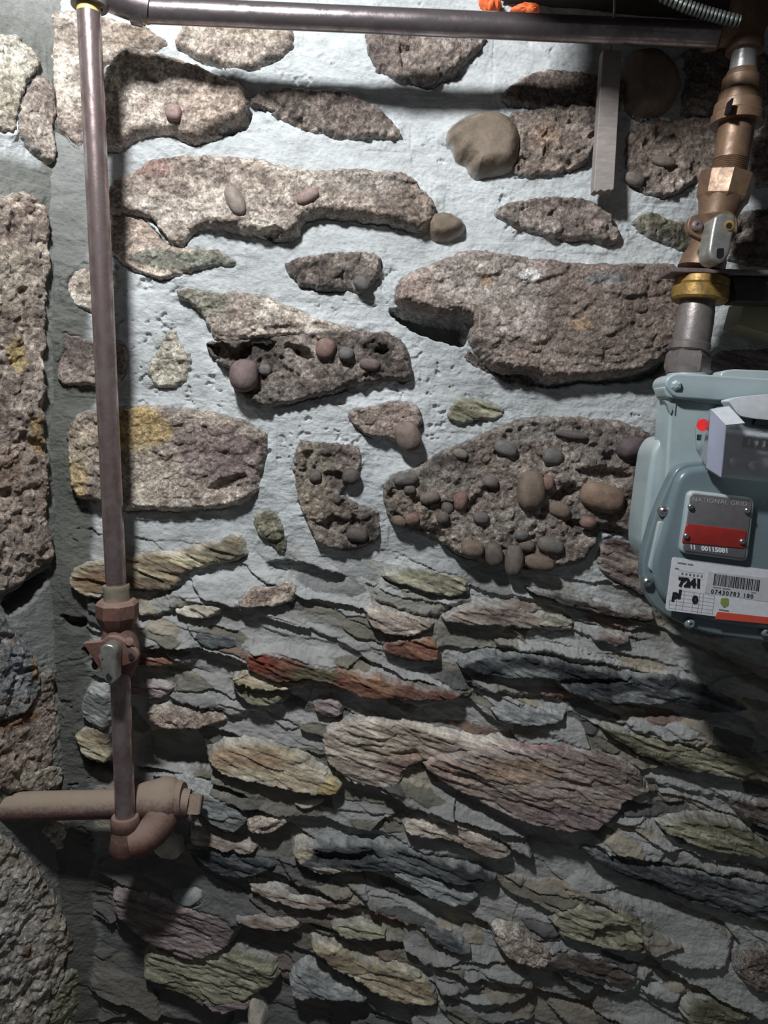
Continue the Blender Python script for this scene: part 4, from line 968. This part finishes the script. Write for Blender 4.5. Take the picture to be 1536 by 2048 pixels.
revolve('hex_body', PR(702, -1), PR(744, -1), [(0, R3(36)), (.1, R3(40)), (.25, R3(44)), (.8, R3(45)), (1, R3(42))], M['galv_dull'], t, 6, .3, 20)
revolve('hex_rim', PR(736, -1), PR(748, -1), [(0, R3(42)), (1, R3(40))], M['galv_dull'], t, 40)
bl = slab('tan_block', [(1490, 602), (1700, 604), (1700, 735), (1536, 669), (1477, 650)], -.075, -.030, M['tan'], None, .001)
tag(bl, 'olive tan block under the dark meter bar at the right', 'block')

# ------------------------------------------------------------------ hanging board, wire, conduit, foam
YB = -.044
pts = [(1206, 99), (1244, 101), (1240, 170), (1236, 240), (1232, 310), (1228, 378), (1223, 381), (1217, 379), (1209, 383), (1202, 380), (1195, 384), (1188, 381)]
bd = slab('hanging_board', pts + [(1192, 310), (1197, 240), (1201, 170)], YB, YB + .017, M['board'], None, .0008, 1)
tag(bd, 'grey weathered wooden board hanging in front of the wall', 'board')
wr = sweep('copper_wire', [P(1230, -20, .12), P(1229, 20, .118), P(1226, 60, .11), P(1222, 94, .052), P(1221, 108, .040)], [.0016, .0016, .0016, .0014, .001], M['wire'], None, 10)
tag(wr, 'thin copper wire holding up the hanging board', 'wire')
cpts = [P(x, y, .20) for x, y in [(1290, -30), (1330, -6), (1370, 12), (1405, 24), (1440, 34), (1480, 44)]]
cp = []
for a, b in zip(cpts, cpts[1:]):
    for k in range(14): cp.append(a.lerp(b, k / 14))
t = thing('flexible_conduit', 'ribbed grey flexible conduit at the dark top right corner', 'conduit', cpts[-1])
sweep('conduit_hose', cp, [.0062 + .0009 * math.sin(k * 2.1) for k in range(len(cp))], M['cable'], t, 18)
def lump(name, px, py, rx, ry, s, mat):
    bm = bmesh.new(); bmesh.ops.create_icosphere(bm, subdivisions=4, radius=1)
    c = P(px, py, s); kx, ky = rx * scale_at(-s), ry * scale_at(-s)
    Pn = np.array([v.co[:] for v in bm.verts]); n = 1 + .45 * fbm(Pn[:, 0] * 2.2 + px, Pn[:, 2] * 2.2 + Pn[:, 1] * 1.5, 301, 4)
    for v, k in zip(bm.verts, n): v.co = c + Vector((v.co.x * kx * k, v.co.y * .012 * k, v.co.z * ky * k))
    me = bpy.data.meshes.new(name); bm.to_mesh(me); bm.free()
    return link(name, me, mat)
tag(lump('foam_lump', 981, 4, 19, 17, .012, M['orange']), 'taller orange foam lump above the top pipe', 'foam lump', None)
tag(lump('foam_lump', 1050, 22, 26, 9, .020, M['orange']), 'flat orange foam lump just right of the taller one', 'foam lump', None)
# ------------------------------------------------------------------ gas meter
mt = thing('gas_meter', 'grey-green gas meter with white barcode label, at the right edge', 'gas meter', atY(1500, 1270, -.10))
SX = 1760                              # the meter runs on past the frame to its own right side
slab('rear_chamber', [(1325, 872, 26), (1690, 900, 30), (1680, 1230, 60), (1330, 1150, 60), (1284, 1108, 40), (1286, 1050, 30), (1306, 900, 30)], -.125, -.070, M['tealpaint'], mt, .020, 6)
slab('upper_body', [(1342, 785, 10), (1705, 800, 10), (1690, 1200, 20), (1318, 1180, 20)], -.150, -.105, M['tealpaint'], mt, .022, 6)
slab('body_lip', [(1334, 795, 6), (1500, 815, 8), (1712, 826, 8), (1712, 806, 6), (1326, 772, 8)], -.158, -.125, M['tealpaint'], mt, .004)
slab('top_cover', [(1330, 772, 14), (1334, 755, 16), (1350, 746, 12), (1400, 748, 10), (1690, 766, 14), (1720, 790, 16), (1716, 812, 10), (1500, 806, 10), (1350, 796, 12)], -.162, -.118, M['tealpaint'], mt, .012, 5)
slab('top_boss', [(1438, 756, 10), (1446, 741, 10), (1470, 738, 6), (1700, 748, 10), (1700, 785, 6), (1446, 768, 8)], -.135, -.090, M['tealpaint'], mt, .006, 4)
revolve('inlet_spud', P(1373, 770, .105), P(1374, 742, .105), [(0, R3(44)), (.5, R3(42)), (1, R3(38))], M['tealpaint'], mt, 40)
revolve('cover_bolt', P(1352, 771, .166), P(1352, 770, .150), [(0, .003), (.1, .0062), (1, .0065)], M['tealpaint'], mt, 6, 0, 20)
slab('hook_tab', [(1328, 800, 2), (1352, 806, 2), (1350, 830, 2), (1345, 818, 2), (1342, 829, 2), (1336, 812, 2)], -.152, -.145, M['tealpaint'], mt, .0005)
# front cover: flange, dished panel, screws
FL = [(1334, 975, 34), (1356, 928, 46), (1420, 922, 20), (1715, 955, 30), (1700, 1290, 60), (1536, 1284, 30), (1400, 1266, 60), (1300, 1215, 70), (1281, 1135, 40), (1310, 1030, 40)]
slab('cover_flange', FL, -.168, -.150, M['teal2'], mt, .003)
slab('front_panel', [(1344, 990, 30), (1362, 938, 44), (1425, 930, 20), (1700, 962, 30), (1690, 1270, 60), (1536, 1262, 30), (1410, 1244, 60), (1322, 1205, 60), (1303, 1130, 30), (1332, 1040, 30)], -.178, -.160, M['teal2'], mt, .008, 5)
slab('pressed_rib', [(1318, 1042, 10), (1330, 1044, 8), (1309, 1146, 8), (1297, 1138, 8)], -.173, -.165, M['tealpaint'], mt, .003, 4)
for x, y in [(1325, 1022), (1293, 1163), (1378, 1246), (1530, 1263), (1712, 1100)]:
    screw('cover_screw', x, y, -.168, 11, M['steel'] if y < 1200 else M['teal2'], mt, .007)
# name plate bezel
slab('plate_bezel', [(1378, 980, 16), (1512, 996, 16), (1496, 1124, 14), (1360, 1106, 14)], -.186, -.172, M['tealpaint'], mt, .0035, 4)
npl = slab('name_plate', [(1382, 987, 10), (1505, 1001, 10), (1490, 1117, 8), (1366, 1101, 8)], -.1872, -.180, M['plate'], mt, .0006)
npl['label'] = 'grey metal name plate'
# rivets and lettering on the plates belong to the name plate
def sub(o, host):
    o.parent = host; return o
lettering('NATIONAL GRID', 1384, 1003, 9.5, -.1874, M['palegrey'], npl, 'plate_lettering', .09, spacing=1.12)
rp = slab('red_plate', [(1374, 1047, 7), (1494, 1061, 5), (1488, 1097, 2), (1365, 1085, 2)], -.1882, -.186, M['red'], mt, .0005)
rp['label'] = 'red plate'
for x, y in [(1381, 1013), (1494, 1021), (1372, 1072), (1484, 1083)]:
    sub(screw('rivet', x, y, -.1880, 6, M['steel'], mt, .003), npl if y < 1040 else rp)
lettering('11', 1380, 1098, 9, -.1876, M['white'], npl, 'serial_lettering', .10, bold=.0003, shear=-.2)
lettering('00115081', 1403, 1101, 9.5, -.1876, M['white'], npl, 'serial_lettering', .10, spacing=1.05, bold=.0003, shear=-.2)

# paper label
YL = -.1785
plb = slab('paper_label', [(1345, 1114, 6), (1700, 1162, 6), (1688, 1266, 4), (1331, 1220, 7)], YL - .0006, YL + .001, M['label'], mt)
YP = YL - .0009
def strip(name, pts, mat, Y=YP): return sub(slab(name, pts, Y, Y + .0002, mat, mt), plb if Y == YP else ip)
def LB(x, y):                          # label coordinates: 0..1 across 1345..1536, 0..1 down
    a = Vector((1345, 1114)); ex = Vector((191, 26)); ey = Vector((-14, 106))
    p = a + ex * x + ey * y; return (p.x, p.y)
strip('grey_field', [LB(.39, .18), LB(1.4, .12), LB(1.4, .60), LB(.38, .58)], M['label2'])
# barcode in one mesh
bm = bmesh.new(); rng = np.random.RandomState(4); x = .455
while x < .925:
    wd = rng.choice([.004, .007, .011]); q = [atY(*LB(a, b), YP - .0002) for a, b in ((x, .205), (x + wd, .205), (x + wd, .42), (x, .42))]
    bm.faces.new([bm.verts.new(p) for p in q]); x += wd + rng.choice([.005, .008])
me = bpy.data.meshes.new('barcode'); bm.to_mesh(me); bm.free(); link('barcode', me, M['ink'], mt, False).parent = plb
lettering('07430783 180', *LB(.44, .575), 9, YP - .0002, M['ink'], plb, 'label_lettering', .125, spacing=1.22)
def fine(x0, x1, y, h=.022):       # print too small to read in the photograph
    slab('fine_print', [LB(x0, y), LB(x1, y), LB(x1, y + h), LB(x0, y + h)], YP - .0002, YP, M['greyink'], mt).parent = plb
fine(.46, .54, .445); fine(.555, .64, .445); fine(.86, .91, .445)
lettering('7241', *LB(.10, .515), 17, YP - .0003, M['ink'], plb, 'handwriting', .09, bold=.0009, spacing=.98, shear=-.1)
lettering('pl', *LB(.05, .76), 17, YP - .0003, M['ink'], plb, 'handwriting', .02, bold=.0009, shear=.1)
lettering('0', *LB(.265, .80), 15, YP - .0003, M['ink'], plb, 'handwriting', .05, bold=.0009)
fine(.06, .15, .08); fine(.165, .22, .08); fine(.04, .08, .19)
for k in range(6): fine(.115 + k * .04, .133 + k * .04, .26, .04)
# table ruled on the label, one mesh
bm = bmesh.new()
def line(a, b, c, d, wd=.0026):
    if abs(d - b) < abs(c - a): q = ((a, b), (c, b), (c, b + wd * 1.6), (a, b + wd * 1.6))
    else: q = ((a, b), (a + wd, b), (a + wd, d), (a, d))
    bm.faces.new([bm.verts.new(atY(*LB(*k), YP - .0001)) for k in q])
for yy in (.60, .67, .74, .81, .88, .95): line(.03 if yy > .7 else .14, yy, .485, yy)
for xx in (.03, .10, .17, .27, .33, .37, .485): line(xx, .60 if xx > .12 else .78, xx, .98)
for yy in (.23, .33): line(.08, yy, .35, yy)
me = bpy.data.meshes.new('ruled_table'); bm.to_mesh(me); bm.free(); link('ruled_table', me, M['greyink'], mt, False).parent = plb
strip('green_emblem', [LB(.555, .64) + (3,), LB(.635, .62) + (3,), LB(.645, .75) + (3,), LB(.60, .82) + (3,), LB(.555, .74) + (3,)], M['green'])
strip('red_band', [LB(.535, .90) + (3,), LB(1.4, .86) + (3,), LB(1.4, .975) + (1,), LB(.52, 1.04) + (3,)], M['redlabel'])
fine(.55, .65, .845)

# index under its clear plastic cover
slab('index_box', [(1448, 812, 4), (1700, 838, 4), (1690, 985, 4), (1436, 955, 4)], -.176, -.150, M['teal2'], mt, .002)
ip = slab('index_plate', [(1452, 852, 2), (1695, 880, 2), (1686, 978, 2), (1441, 950, 2)], -.178, -.174, M['plate'], mt, .0008)
strip('plate_fold', [(1451, 856), (1690, 884), (1689, 893), (1449, 865)], M['shade'], -.1795)
slab('plate_step', [(1446, 896, 1), (1690, 922, 1), (1690, 927, 1), (1446, 901, 1)], -.181, -.178, M['plate'], mt, .0008)
slab('counter_window', [(1489, 873, 1), (1680, 893, 1), (1678, 916, 1), (1486, 893, 1)], -.1802, -.176, M['black'], mt)
lettering('1 9 3', 1493, 890, 11, -.1806, M['palegrey'], ip, 'counter_digits', .10, spacing=1.2, bold=.0001)
for x, y in ((1468, 926), (1507, 932), (1547, 938)):
    d_ = screw('test_dial', x, y, -.180, 11, M['plate'], mt, .004)
screw('index_rivet', 1472, 881, -.180, 2.5, M['steel'], mt, .001)
slab('black_slot', [(1514, 835, 1), (1690, 856, 1), (1690, 868, 1), (1512, 849, 1)], -.1855, -.176, M['black'], mt)
hood = slab('cover_hood', [(1456, 800, 6), (1480, 793, 14), (1536, 788, 10), (1700, 806, 20), (1700, 856, 2), (1512, 838, 2), (1478, 832, 10)], -.186, -.165, M['shade'], mt, .005, 4)
hood['label'] = 'pale curved hood over the index'
def facet(name, pts, mat, th=.0015):
    """thick transparent sheet through the given (px, py, stand-off) corners"""
    V = [P(*p) for p in pts]; n = (V[1] - V[0]).cross(V[2] - V[0]).normalized()
    if n.y > 0: n = -n
    bm = bmesh.new(); a = [bm.verts.new(p) for p in V]; b = [bm.verts.new(p - n * th) for p in V]; k = len(V)
    bm.faces.new(a); bm.faces.new(list(reversed(b)))
    for i in range(k): bm.faces.new((a[i], b[i], b[(i + 1) % k], a[(i + 1) % k]))
    bmesh.ops.recalc_face_normals(bm, faces=bm.faces)
    me = bpy.data.meshes.new(name); bm.to_mesh(me); bm.free(); return link(name, me, mat, mt, False)
facet('clear_cover_side', [(1421, 818, .195), (1397, 836, .176), (1390, 860, .168), (1392, 900, .168), (1404, 918, .172), (1412, 935, .19)], M['clear'])
facet('clear_cover_side', [(1421, 818, .195), (1412, 935, .190), (1442, 954, .205), (1452, 850, .212)], M['milky'])
facet('clear_cover_top', [(1421, 818, .195), (1452, 850, .212), (1490, 846, .212), (1458, 812, .192)], M['shade'])
facet('clear_cover_front', [(1452, 850, .212), (1442, 954, .205), (1690, 982, .205), (1695, 878, .212)], M['clear'])
facet('clear_cover_bottom', [(1412, 935, .19), (1442, 954, .205), (1445, 958, .178), (1418, 942, .17)], M['clear'])
dot = revolve('red_dot', P(1406, 850, .186), P(1407, 850.5, .182), [(0, R3(11.5)), (1, R3(11.5))], M['reddot'], mt, 28)
dot['label'] = 'bright red dot'
revolve('dark_label', P(1400, 875, .175), P(1400, 875, .174), [(0, R3(8)), (1, R3(8))], M['black'], mt, 4, .78)
